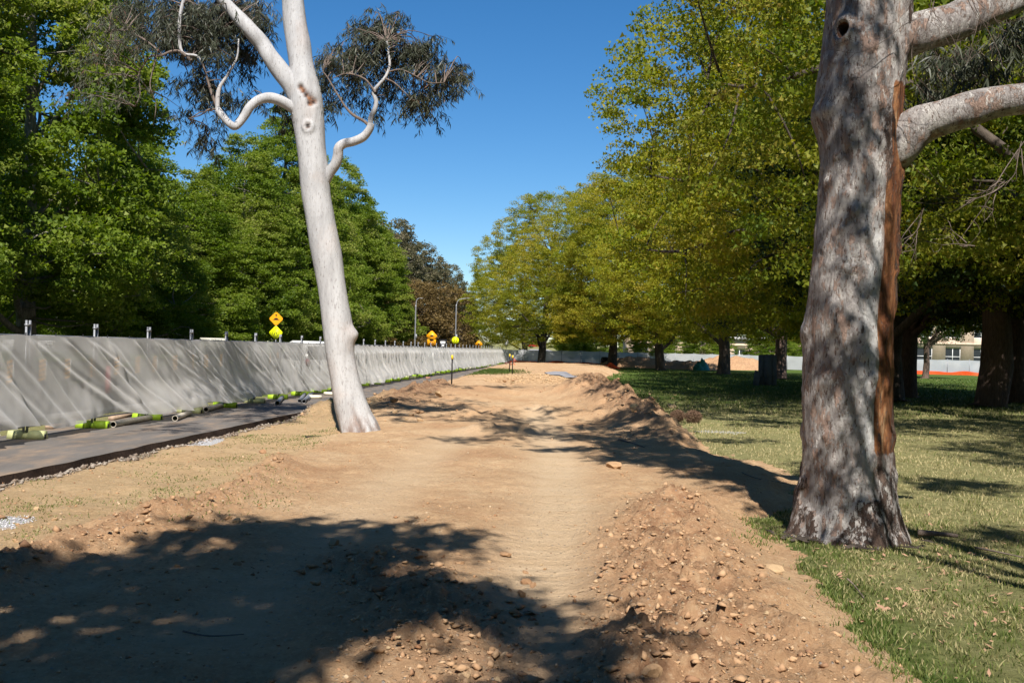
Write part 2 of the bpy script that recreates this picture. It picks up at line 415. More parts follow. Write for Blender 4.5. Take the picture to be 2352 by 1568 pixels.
ORMESH = simple('orange_safety_mesh', (.70, .09, .02), .6, 0, .3, 10)
TEAL = simple('teal_tarp', (.03, .20, .19), .5, 0, .3, 6)
GLASS = simple('dark_glass', (.02, .025, .03), .08, 0, .1)
PANELGREY = simple('grey_cement_sheet', (.12, .125, .13), .8, 0, .18, 3)
SAND = None
def sandstone_mat():
    m = NT('sandstone_wall'); n = m.noise(2.5, 7, .6, m.coord())
    m.col(m.ramp(n, [(.3, (.52, .38, .27)), (.7, (.64, .50, .38))])); m.b.inputs['Roughness'].default_value = .9; m.bump(n, .3, .01); return m.m
SAND = sandstone_mat()
GREYWALL = simple('pale_grey_wall', (.42, .41, .40), .9, 0, .15, 2)
DEADLEAF = simple('dead_leaf', (.34, .20, .13), .7, 0, .3, 8)
GEOTEX = simple('grey_geotextile', (.27, .27, .29), .9, 0, .2, 8, .01)

# ------------------------------------------------------------------ terrain
PATH_E = lambda Y: -7.25+0.072*Y      # near edge of the footpath
def interp_edge(pts):
    W = [G(x, y) for x, y in pts]; W.sort(key=lambda p: p[1])
    ys = [p[1] for p in W]; xs = [p[0] for p in W]
    return lambda Y: np.interp(Y, ys, xs)
XR = interp_edge([(2330, 1768), (2110, 1568), (1960, 1440), (1870, 1330), (1795, 1250), (1725, 1192), (1838, 1172), (1840, 1090), (1720, 1060), (1610, 1030), (1580, 1000), (1540, 960), (1500, 935), (1450, 908), (1395, 890), (1375, 872), (1425, 856), (1400, 846)])
XV = interp_edge([(-420, 1420), (0, 1300), (200, 1228), (480, 1160), (640, 1070), (755, 1010), (860, 955), (905, 925), (960, 900)])
def seg_d(X, Y, pts):
    d = np.full(np.shape(X), 1e9)
    for (a, b) in zip(pts[:-1], pts[1:]):
        ax, ay = a; bx, by = b; L = (bx-ax)**2+(by-ay)**2
        t = np.clip(((X-ax)*(bx-ax)+(Y-ay)*(by-ay))/L, 0, 1)
        d = np.minimum(d, np.hypot(X-ax-t*(bx-ax), Y-ay-t*(by-ay)))
    return d
g2 = lambda x, y, z=0: G(x, y, z)[:2]
L_BERM = [g2(-420, 1420, .2), g2(0, 1290, .2), g2(200, 1222, .2), g2(480, 1152, .18), g2(640, 1065, .1)]
R_LUMP = [g2(1560, 1700, .2), g2(1540, 1500, .2), g2(1520, 1340, .22), g2(1490, 1220, .2), g2(1560, 1150, .12)]
R_LUMP2 = [g2(1900, 1568, .05), g2(1700, 1430, .1), g2(1650, 1300, .12), g2(1600, 1200, .1)]
PILE = [(3.75, 19.0), (3.4, 23.5), (2.9, 29.0), (2.5, 34)]
CREST = [(-2.6, 31.0), (-0.5, 33.5), (1.5, 33.0), (2.6, 32)]
C2 = [(-1.0, 24.0), (0.5, 26.0), (1.6, 25)]
RUB = [g2(820, 1290, .1), g2(1000, 1400, .1), g2(1060, 1568, .1), g2(1050, 1700, .1)]
C3 = [(-0.6, 20.0), (1.0, 21.0)]
LTRK = [(-4.6, 24.0), (-3.6, 29.0), (-2.6, 34.0)]
HEAP = (1.1, 42.0)
def terrain(X, Y):
    """height and surface masks"""
    wob = 0.10*fbm2(X*2.2, Y*2.2, 3, 5)+0.03*noise2(X*14, Y*14, 9)
    xr = XR(Y)+wob*np.clip(Y/9, .5, 3)
    inside = xr-X                                  # >0 inside the dirt
    end = (104+3*noise2(X*.5, Y*0, 7))-Y
    dirt = (inside > 0) & (end > 0) & (X > PATH_E(Y))
    e = np.minimum(inside, end*.3)
    rise = sst(0, .55, e)
    base = .10*rise + .30*sst(24, 36, Y)*sst(0, 1.6, e)*sst(0, 2.4, X-XV(Y)) + .12*sst(55, 75, Y)*sst(0, 2.5, e)
    bank = sst(0, .9, X-PATH_E(Y))
    verge = sst(.35, -.35, X-XV(Y)-.5*wob)*sst(34, 26, Y)
    base = base*(1-.75*verge)
    h = base
    nz = lambda f, s: fbm2(X*f, Y*f, 3, s)
    lb = np.exp(-(seg_d(X, Y, L_BERM)/.30)**2); h = h+lb*(.10+.05*nz(2.5, 21))
    rl = np.exp(-(seg_d(X, Y, R_LUMP)/.42)**2); h = h+rl*(.085+.07*nz(2.2, 22))
    r2 = np.exp(-(seg_d(X, Y, R_LUMP2)/.5)**2); h = h+r2*(.06+.05*nz(2.2, 23))
    pl = np.exp(-(seg_d(X, Y, PILE)/.9)**2)*sst(0, 1.1, e+.35*noise2(X*1.7, Y*1.7, 97)); h = h+pl*(.40+.20*nz(1.1, 24)+.08*nz(3.1, 29))
    cr = np.exp(-(seg_d(X, Y, CREST)/1.2)**2); h = h+cr*(.12+.06*nz(.9, 25))
    c2 = np.exp(-(seg_d(X, Y, C2)/.6)**2)+.8*np.exp(-(seg_d(X, Y, C3)/.5)**2); h = h+c2*(.14+.08*nz(1.3, 26))
    lt = np.exp(-(seg_d(X, Y, LTRK)/.7)**2); h = h+lt*(.22+.14*nz(1.5, 27))
    hp = np.clip(1-np.hypot((X-HEAP[0])/2.6, (Y-HEAP[1])/3.6), 0, 1); h = h+.34*hp
    rb = np.exp(-(seg_d(X, Y, RUB)/.48)**2)*(1-verge); h = h+rb*(.03+.03*nz(2.0, 28))
    clod = np.clip(.8*rb+.75*lb+rl*1.1+r2*.5+pl*.9+lt*1.2+.25*c2+.2*cr, 0, 1)*rise
    # wheel tracks
    tr = np.exp(-(seg_d(X, Y, [g2(1180, 1700), g2(1240, 1350), g2(1290, 1180), g2(1270, 1030), g2(1230, 960)])/.42)**2)
    tr2 = np.exp(-(seg_d(X, Y, [g2(500, 1500), g2(760, 1250), g2(960, 1080), g2(1060, 1000)])/.45)**2)
    track = np.clip(tr*1.15+tr2*.7, 0, 1)*rise*(1-verge)
    h = h-.035*track
    rough = dirt*(.35+.65*clod)*(1-.8*track)*(1-.5*verge)
    d1 = fbm2(X*1.3, Y*1.3, 3, 31)*.035*rise*(1-.6*track)
    rid = (1-np.abs(noise2(X*5, Y*5, 41)))*.5+(1-np.abs(noise2(X*11, Y*11, 42)))*.3
    d2 = (fbm2(X*5.5, Y*5.5, 3, 32)*.022+fbm2(X*19, Y*19, 3, 33)*.016)*rough + clod*rid*.025*rise
    # crumbled lumps
    near_ = sst(40, 18, Y)
    cl2 = np.clip(clod+.10*dirt*(1-track), 0, 1); fld = np.clip(.5+.9*fbm2(X*1.6, Y*1.6, 3, 55), 0, 1)
    lump = (clods(X, Y, 2.8, 50, .45)*.5*np.clip(pl+lt+.5*c2, 0, 1)+clods(X, Y, 6.0, 51, .55)*.55*cl2*fld+clods(X, Y, 13, 52, .40)*.62*cl2+clods(X, Y, 27, 53, .35)*.62*np.clip(cl2+.35*dirt*(1-track)*(.4+fld), 0, 1)*near_)*dirt*(1-.6*verge)
    # faint tread ribs in the wheel tracks
    ribs = .009*np.sin(Y*34+1.5*noise2(X*2, Y*2, 61))*track*sst(16, 9, Y)
    h = h+d1+d2+lump+ribs
    # trench beside the path
    px = X-PATH_E(Y)
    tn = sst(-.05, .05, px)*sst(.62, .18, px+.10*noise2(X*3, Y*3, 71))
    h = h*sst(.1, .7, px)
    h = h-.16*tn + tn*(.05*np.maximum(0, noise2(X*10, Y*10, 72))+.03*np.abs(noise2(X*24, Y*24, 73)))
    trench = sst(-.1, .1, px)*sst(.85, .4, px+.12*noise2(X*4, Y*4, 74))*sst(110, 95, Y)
    # lawn
    ln = .018*fbm2(X*.7, Y*.7, 3, 81)+.010*noise2(X*7, Y*7, 82)
    h = np.where((X > PATH_E(Y)) & dirt, h, np.where(X > PATH_E(Y), ln, 0))
    # under the path
    under = (px <= 0) & (px > -3.05)
    h = np.where(under, -.15, h)
    fade = sst(150, 185, Y)
    h = h*(1-fade)-.24*fade
    gp = np.zeros_like(X)
    for (gx, gy, rx_, ry_) in GRAVELS:
        gp = np.maximum(gp, 1-np.hypot((X-gx)/rx_, (Y-gy)/ry_)+.22*noise2(X*5, Y*5, 91))
    gp = np.clip(gp*1.5, 0, 1)
    dry = .55+.5*np.exp(-((Y-19)/10)**2)-.5*sst(28, 60, Y)-.12*np.exp(-((Y-5.2)/2.2)**2)+.15*noise2(X*.5, Y*.5, 92)
    dry = dry-.35*np.exp(-(np.abs(X-xr)/.5)**2)*sst(12, 9, Y)
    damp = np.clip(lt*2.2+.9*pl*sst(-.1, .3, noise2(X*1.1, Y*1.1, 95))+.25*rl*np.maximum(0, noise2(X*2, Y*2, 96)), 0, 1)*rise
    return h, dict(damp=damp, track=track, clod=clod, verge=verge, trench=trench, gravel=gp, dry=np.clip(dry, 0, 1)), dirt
GRAVELS = [(*g2(-10, 1215), .45, .5), (*g2(470, 1016), .4, .9), (*g2(1650, 993), .85, .65), (*g2(1290, 888, .4), .5, .8)]
def hz(x, y):
    return float(terrain(np.array([float(x)]), np.array([float(y)]))[0][0])
def on(x, y, dz=0.0):
    """the place on the uneven ground seen at a picture position"""
    z = 0.0
    for _ in range(4):
        p = G(x, y, z); z = hz(p[0], p[1])
    p = G(x, y, z)
    return (p[0], p[1], z+dz)

NR, NCOL = 620, 470
ys = 3.2*(190/3.2)**np.linspace(0, 1, NR)
u = np.linspace(-.66, .66, NCOL)
YY, UU = np.meshgrid(ys, u, indexing='ij'); XX = UU*(YY+1.6)
HH, MK, DM = terrain(XX, YY)
edge = sst(.985*.66, .66, np.abs(UU)); HH = HH*(1-edge)-.24*edge
V = np.stack([XX, YY, HH], -1).reshape(-1, 3)
i, j = np.meshgrid(np.arange(NR-1), np.arange(NCOL-1), indexing='ij'); q = i*NCOL+j
F = np.stack([q, q+1, q+NCOL+1, q+NCOL], -1)
fd = DM[:-1, :-1]
def sub(mask, name, mat, smooth=True):
    f = F[mask].reshape(-1, 4); used, inv = np.unique(f.ravel(), return_inverse=True)
    mb = MB(); mb.add(V[used], inv.reshape(-1, 4), **{k: a.ravel()[used] for k, a in MK.items()})
    o = mk(name, mb.mesh(name, smooth), mat, kind='structure'); return o
px_ = (XX-PATH_E(YY))[:-1, :-1]
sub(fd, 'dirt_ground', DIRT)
sub(~fd & (px_ > -.2), 'lawn', LAWN)
sub(~fd & (px_ <= -.2), 'road_verge', LAWN)
mb = MB(); mb.add([(-900, -300, -.26), (900, -300, -.26), (900, 1500, -.26), (-900, 1500, -.26)], [(0, 1, 2, 3)], dry=.25)
mk('ground', mb.mesh('ground'), LAWN, kind='structure')

# footpath slab, crumbled near edge
def ribbon(name, mat, off0, off1, y0, y1, z, thick, n, edgemat=None, jag=0.0, slope=.072, base=-7.25):
    Y = np.linspace(y0, y1, n); ja = jag*(fbm2(Y*1.5, Y*0+3, 4, 77)) if jag else 0*Y
    xa = base+slope*Y+off0+ja; xb = base+slope*Y+off1
    top = np.stack([np.stack([xa, Y, 0*Y+z], 1), np.stack([xb, Y, 0*Y+z], 1)], 1)
    mb = MB(); v = top.reshape(-1, 3); k = np.arange(n-1)*2
    mb.add(v, np.stack([k, k+2, k+3, k+1], 1))
    o = mk(name, mb.mesh(name), mat, kind='structure')
    if thick:
        mb = MB(); xo = .02*fbm2(Y*6, Y*0, 3, 78)
        v = np.stack([np.stack([xa, Y, 0*Y+z-.001], 1), np.stack([xa+.012+xo, Y, 0*Y+z-thick*.5], 1), np.stack([xa+.03+xo, Y, 0*Y+z-thick], 1)], 1).reshape(-1, 3)
        k = np.arange(n-1)*3
        mb.add(v, np.concatenate([np.stack([k, k+1, k+4, k+3], 1), np.stack([k+1, k+2, k+5, k+4], 1)]))
        mk('slab_edge', mb.mesh('slab_edge'), edgemat, o)
    return o
ribbon('footpath', ASPHALT, 0, -3.0, 2, 122, .015, .19, 700, SLAB_EDGE, .035)
ribbon('road', ROAD, -4.2, -13.2, -20, 200, .006, 0, 40)
mb = MB(); Yk = np.linspace(-20, 200, 60)
for a in zip(Yk[:-1], Yk[1:]):
    ym = sum(a)/2; mb.box((-7.25+.072*ym-4.1, ym, .06), (.16, a[1]-a[0]+.0, .14), -math.atan(.072))
mk('kerb', mb.mesh('kerb'), GREYWALL, kind='structure')
# distant road with painted bend seen under the far trees
mb = MB(); mb.add([(-14, 200, -.10), (40, 200, -.10), (26, 330, 4.2), (-16, 330, 4.2)], [(0, 1, 2, 3)], dry=.7); mk('far_grass_slope', mb.mesh('far_grass_slope'), LAWN, kind='structure')
mb = MB(); mb.add([(-3, 160, -.02), (14, 160, -.02), (9.5, 262, 2.02), (5, 262, 2.02)], [(0, 1, 2, 3)]); mk('far_road', mb.mesh('far_road'), simple('sunny_far_road', (.30, .29, .28), .9), kind='structure')

# ------------------------------------------------------------------ stones
def rock_mesh(seed, flat=.7, name='stone'):
    r = np.random.default_rng(seed); import bmesh
    bm = bmesh.new(); bmesh.ops.create_icosphere(bm, subdivisions=2, radius=1.0)
    v = np.array([p.co[:] for p in bm.verts])
    for _ in range(7):
        d = nrm(r.normal(size=3)); lim = r.uniform(.45, .8); s_ = v@d; v = v-np.outer(np.maximum(0, s_-lim), d)
    v = v*np.array([1, r.uniform(.6, .9), flat*r.uniform(.6, 1)])*(1+.08*r.normal(size=(len(v), 1)))
    for p, c in zip(bm.verts, v): p.co = c
    me = bpy.data.meshes.new(name); bm.to_mesh(me); bm.free(); return me
ROCKS = [rock_mesh(s) for s in range(7)]
for mm in ROCKS: mm.materials.append(STONE)
special = [  # D picture position, radius px, label
    (1697, 1436, 11, 'small rust red stone wedged in the right hand clod ridge', RED),
    (18, 1300, 42, 'large ochre rock at the left end of the shaded berm', None),
    (1262, 1428, 0, '', None),
    (1065, 1556, 22, 'pale rounded cobble near the bottom edge left of centre', None),
    (1690, 1250, 0, '', None),
    (700, 1330, 0, '', None),
    (2015, 0, 0, '', None),
    (1790, 1268, 0, '', None),
    (1405, 1072, 24, 'flat yellow slab of stone where the wheel track meets the dip', None),
    (1500, 1545, 36, 'broad pale boulder half buried at the bottom edge', None),
    (1775, 1290, 0, '', None),
    (1770, 1312, 30, 'cracked ochre boulder beside dark hollows on the right ridge', None),
    (975, 1150, 0, '', None),
    (862, 1130, 0, '', None),
    (603, 1040, 14, 'brown clod lying alone left of the shaded berm top', None),
    (1165, 1275, 18, 'brown angular stone at the edge of the foreground shadow', None),
    (765, 1250, 26, 'blunt ochre rock in shade below the berm', None),
    (1000, 940, 0, '', None)]
for (x, y, rp, lab, mt) in special:
    if not rp: continue
    p = on(x, y); rr = rp/2287*p[1]
    me = ROCKS[int(rng.integers(7))]
    if mt: me = me.copy(); me.materials.clear(); me.materials.append(simple('rust_stone', (.30, .07, .03), .9, 0, .2, 20))
    o = mk('stone', me, STONE, loc=(p[0], p[1], p[2]+rr*.15)); o.scale = (rr,)*3; o.rotation_euler = (0, 0, rng.uniform(0, 6)); tag(o, lab, 'stone')
# ordinary stones, one object each
def scat_stones(n, x0, x1, y0, y1, smin, smax, lab, grp):
    for _ in range(n):
        x = rng.uniform(x0, x1); y = y0+(y1-y0)*rng.random()**1.3
        p = on(x, y); rr = (smin+(smax-smin)*rng.random()**2.5)/2287*p[1]
        o = mk('stone', ROCKS[int(rng.integers(7))], STONE, loc=(p[0], p[1], p[2]+rr*.1)); o.scale = (rr,)*3
        o.rotation_euler = (rng.uniform(-.5, .5), rng.uniform(-.5, .5), rng.uniform(0, 6)); tag(o, lab, 'stone', grp)
scat_stones(120, 800, 1260, 1270, 1565, 5, 19, 'ochre stone among the rubble crossing the foreground shadow', 'rubble stones in the foreground shadow')
scat_stones(44, 0, 600, 1165, 1320, 7, 18, 'ochre stone lying on the shaded left berm', 'stones on the left berm')
scat_stones(46, 1420, 1760, 1130, 1560, 4, 12, 'tan clod on the crumbled right hand ridge', 'clods on the right ridge')
scat_stones(30, 1140, 1330, 864, 893, 3, 8, 'pale yellow rock on the heap beyond the shadow', 'rocks of the pale heap')
scat_stones(46, 1390, 1590, 900, 1010, 4, 15, 'brown clod on the tall shaded spoil ridge', 'clods on the spoil ridge')
scat_stones(30, 880, 1020, 905, 975, 5, 13, 'dark brown clod in the churned soil right of the white gum', 'clods beside the white gum')
# small gravel as stuff
OCT = np.array([(1, 0, 0), (0, 1, 0), (-1, 0, 0), (0, -1, 0), (0, 0, 1), (0, 0, -1.0)]); OF = np.array([(0, 1, 4), (1, 2, 4), (2, 3, 4), (3, 0, 4), (1, 0, 5), (2, 1, 5), (3, 2, 5), (0, 3, 5)])
def pebbles(name, P, s, mat):
    n = len(P); v = OCT[None]*(1+.40*rng.normal(size=(n, 6, 1)).clip(-1.2, 1.2))+.22*rng.normal(size=(n, 6, 3)); v = v*np.array([1, .75, .5])*(.75+.5*rng.random((n, 1, 3)))
    a = rng.uniform(0, 6.3, n); ca, sa = np.cos(a)[:, None], np.sin(a)[:, None]
    v = np.stack([v[..., 0]*ca-v[..., 1]*sa, v[..., 0]*sa+v[..., 1]*ca, v[..., 2]], -1)*s[:, None, None]+P[:, None]
    mb = MB(); mb.add(v, (OF[None]+np.arange(n)[:, None, None]*6).reshape(-1, 3)); return mk(name, mb.mesh(name), mat, kind='stuff')
n = 36000
Y = 3.6*(70/3.6)**rng.random(n); X = rng.uniform(-.62, .62, n)*(Y+.8)
h_, m_, d_ = terrain(X, Y)
keep = d_ & (rng.random(n) < np.clip(.30+m_['clod']*.8+.35*np.exp(-(seg_d(X, Y, [g2(820, 1300), g2(1020, 1430), g2(1100, 1600)])/.5)**2)-m_['track']*.45+.15*m_['verge'], 0.02, 1))
X, Y, h_ = X[keep], Y[keep], h_[keep]
s = (.004+.016*rng.random(len(X))**3)*(1+Y*.035)
tag(pebbles('gravel', np.stack([X, Y, h_+s*.2], 1), s, PEBBLE), 'loose pebbles and crumbs of soil scattered over the dirt', 'gravel')
n = 40000; Y = 3.6*(45/3.6)**rng.random(n); X = rng.uniform(-.60, .45, n)*(Y+.8)
h_, m_, d_ = terrain(X, Y); k = d_ & (rng.random(n) < np.clip(m_['clod']*1.1-.12, 0, .8)); X, Y, h_ = X[k], Y[k], h_[k]
s = (.006+.034*rng.random(len(X))**5)*(1+Y*.03)
P_ = np.stack([X, Y, h_+s*.25], 1); cr_ = pebbles('soil_crumbs', P_, s, stone_mat('soil_crumb', (.25, .14, .08), (.42, .265, .15), (.49, .325, .19)))
tag(cr_, 'broken brown clods and crumbs of soil heaped on the ridges', 'soil')
n = 9500; Y = 9+rng.random(n)**1.7*85; X = PATH_E(Y)+.14+.62*rng.random(n)**1.3+.08*noise2(Y*2.0, Y*0, 5)
h_ = terrain(X, Y)[0]; s = (.012+.028*rng.random(n)**2)*(1+Y*.006)
tag(pebbles('trench_gravel', np.stack([X, Y, h_+s*.5], 1), s, GREYGRAVEL), 'grey brown aggregate crumbling out beneath the footpath edge', 'gravel')
PP = []
for (gx, gy, rx_, ry_) in GRAVELS:
    for _ in range(500):
        a = rng.uniform(0, 6.28); r_ = rng.random()**.7*.75; PP.append((gx+rx_*r_*math.cos(a), gy+ry_*r_*math.sin(a)))
PP = np.array(PP); h_ = terrain(PP[:, 0], PP[:, 1])[0]
tag(pebbles('spilled_gravel', np.stack([PP[:, 0], PP[:, 1], h_+.004], 1), .006+.008*rng.random(len(PP)), BLUEGRAVEL), 'patches of pale blue grey gravel spilled on soil and grass', 'gravel')
n = 3600; a = rng.uniform(0, 6.28, n); r_ = rng.random(n)**.6; X = HEAP[0]+2.3*r_*np.cos(a); Y = HEAP[1]+3.2*r_*np.sin(a); h_ = terrain(X, Y)[0]
s = .015+.045*rng.random(n)**2.5
tag(pebbles('heap_rubble', np.stack([X, Y, h_+s*.3], 1), s, simple('pale_yellow_rubble', (.50, .345, .20), .95, 0, .25, 12)), 'low heap of pale yellow broken rock on the dirt', 'rubble')

# ------------------------------------------------------------------ grass
def grass(name, X, Y, H, dry, label, wid=.0035, spread=.5):
    n = len(X); z = terrain(X, Y)[0]
    a = rng.uniform(0, 6.28, n); lean = rng.normal(size=(n, 2))*spread
    base = np.stack([X, Y, z-.004], 1); side = np.stack([np.cos(a), np.sin(a), 0*a], 1)*(wid*(.7+.6*rng.random(n))*(1+Y*.09))[:, None]
    tip = base+np.stack([lean[:, 0]*H, lean[:, 1]*H, H], 1); mid = base*.5+tip*.5+np.stack([0*H, 0*H, H*.12], 1)
    v = np.stack([base-side, base+side, mid+side*.7, tip, mid-side*.7], 1)
    k = np.arange(n)[:, None]*5
    mb = MB(); t = np.repeat(np.clip(dry, 0, 1), 5)
    mb.add(v, k+np.array([[0, 1, 2, 4]]), tint=t); mb.f.append((k+np.array([[4, 2, 3]])))
    return tag(mk(name, mb.mesh(name), GRASS, kind='stuff'), label, 'grass')
n = 130000
Y = 4.2*(32/4.2)**(rng.random(n)**.95); X = rng.uniform(.1, .62, n)*(Y+.6)
h_, m_, d_ = terrain(X, Y); d2 = terrain(X-.10, Y)[2]
dens = np.clip(.55+.6*fbm2(X*2.3, Y*2.3, 3, 15), .12, 1)
k = ~d_ & (rng.random(n) < dens); X, Y, dr = X[k], Y[k], m_['dry'][k]; near = d2[k]
fb = fbm2(X*3, Y*3, 2, 16)
H = (.016+.024*rng.random(len(X)))*(1+.5*(fb > .3))*(1+Y*.012)
dr = dr*.85+.16+.28*rng.normal(size=len(X))-.22*fb
edgeg = near & (Y < 12); H = np.where(edgeg, H*1.25, H); dr = np.where(edgeg, dr-.12, dr)
grass('lawn_grass', X, Y, H, dr, 'short patchy lawn grass, part green and part dried', .0026)
# tufts along the dirt edge and the foot of the big gum
def tufts(P, nb, hmin, hmax, rad, dryv):
    X = np.concatenate([np.full(nb, p[0])+rng.normal(size=nb)*rad for p in P]); Y = np.concatenate([np.full(nb, p[1])+rng.normal(size=nb)*rad for p in P])
    return X, Y, rng.uniform(hmin, hmax, len(X)), np.clip(dryv+.15*rng.normal(size=len(X)), 0, 1)
P = [on(1740+rng.uniform(-20, 75), 1205+rng.uniform(-10, 45)) for _ in range(26)]+[on(1840+rng.uniform(-10, 260), 1245+rng.uniform(-5, 40)) for _ in range(16)]
P += [on(1860+k_*9+rng.uniform(-10, 40), 1310+k_*11+rng.uniform(-10, 20)) for k_ in range(22)]
P += [on(rng.uniform(2080, 2400), rng.uniform(1180, 1560)) for _ in range(26)]
tx = tufts(P, 44, .015, .05, .09, .42)
grass('long_grass', *tx, 'longer green grass tufts by the big gum and dirt edge', .003, .45)
P = [on(rng.uniform(700, 775), rng.uniform(985, 1003)) for _ in range(8)]+[on(rng.uniform(650, 760), rng.uniform(950, 975)) for _ in range(9)]
P += [on(rng.uniform(60, 640), rng.uniform(1030, 1180)) for _ in range(60)]+[on(rng.uniform(-20, 160), rng.uniform(1150, 1230)) for _ in range(14)]
P += [on(rng.uniform(500, 720), rng.uniform(1000, 1030)) for _ in range(26)]
tx = tufts(P, 42, .010, .032, .16, .50)
grass('verge_grass', *tx, 'thin half dead grass on the sandy verge beside the path', .003, .7)
n = 9000; X = rng.uniform(-1.2, 1.0, n)*1.0; X = -1.1+rng.normal(size=n)*.75; Y = 60+rng.normal(size=n)*2.6
grass('grass_patch', X, Y, .02+.03*rng.random(n), .12+.1*rng.normal(size=n), 'small bright green grass patch beside the two taped pickets', .006)
n = 26000; Y = 30*(95/30)**rng.random(n); X = rng.uniform(.03, .6, n)*Y; d_ = terrain(X, Y)[2]; X, Y = X[~d_], Y[~d_]
dr = .45*sst(60, 28, Y)+.12+.25*rng.normal(size=len(X))
grass('far_lawn_grass', X, Y, .05+.06*rng.random(len(X)), dr, 'shaded lawn grass stretching away under the park trees', .004, .6)

# fallen leaf litter
def leaf_outline():
    a = np.linspace(0, 2*math.pi, 15)[:-1]; r = np.where(np.arange(14) % 2 == 0, 1.0, .58)*(1-.15*np.cos(a)); return np.stack([r*np.cos(a), r*np.sin(a), .12*np.sin(a*3)+.1*np.cos(2*a)], 1)
lo = np.vstack([leaf_outline(), [0, 0, 0]])
def leaf_mesh():
    mb = MB(); mb.add(lo, [(i_, (i_+1) % 14, 14) for i_ in range(14)]); return mb.mesh('fallen_leaf')
LM = leaf_mesh(); LM.materials.append(DEADLEAF)
for (x, y, rp, lab) in [(1217, 1410, 20, 'large brown lobed leaf lying in the sunlit wheel track'), (2030, 1400, 17, 'large pinkish brown leaf lying on the lawn below the big gum')]:
    p = on(x, y, .015); o = mk('fallen_leaf', LM, loc=p); o.scale = (rp/2287*p[1]*1.1,)*3; o.rotation_euler = (.25, .1, rng.uniform(0, 6)); tag(o, lab, 'leaf')
n = 900; X = rng.normal(size=n)*1.3+3.8; Y = rng.normal(size=n)*1.7+8.0; d_ = terrain(X, Y)[2]; X, Y = X[~d_], Y[~d_]; n = len(X)
v = []; fcs = []
a = rng.uniform(0, 6.28, n); sz = rng.uniform(.010, .032, n)
d1 = np.stack([np.cos(a), np.sin(a), rng.normal(size=n)*.3], 1)*sz[:, None]; d2 = np.stack([-np.sin(a), np.cos(a), rng.normal(size=n)*.3], 1)*(sz*.4)[:, None]
c0 = np.stack([X, Y, terrain(X, Y)[0]+.022], 1); v = np.stack([c0-d1, c0+d2, c0+d1, c0-d2], 1)
mb = MB(); mb.add(v, np.arange(n)[:, None]*4+np.array([[0, 1, 2, 3]]))
tag(mk('leaf_litter', mb.mesh('leaf_litter'), DEADLEAF, kind='stuff'), 'scattered brown leaf and bark litter on the lawn round the big gum', 'leaf litter')

# ------------------------------------------------------------------ generic broadleaf trees
def leaves(mb, Cn, per, sig, size, tintc, up=.6, tvar=.14, aspect=.8, flat=.5):
    m = len(Cn); n = m*per
    rad = np.repeat(sig*1.9*(.6+.7*rng.random(m)), per)
    off = nrm(rng.normal(size=(n, 3)))*(rng.random((n, 1))**.42)*rad[:, None]*np.array([1, 1, flat]); c = np.repeat(Cn, per, 0)+off
    c[:, 2] -= .25*(off[:, 0]**2+off[:, 1]**2)
    nn = nrm(rng.normal(size=(n, 3))+np.array([0, 0, up])); t = nrm(np.cross(nn, rng.normal(size=(n, 3)))); b = np.cross(nn, t)
    s = size*(.6+.8*rng.random(n))[:, None]
    v = np.stack([c-t*s*.55, c+b*s*aspect*.55+t*s*.3, c-b*s*aspect*.55+t*s*.3], 1)
    ti = np.clip(np.repeat(tintc, per)+tvar*rng.normal(size=n), 0, 1)
    mb.add(v, np.arange(n)[:, None]*3+np.array([[0, 1, 2]]), tint=np.repeat(ti, 3))

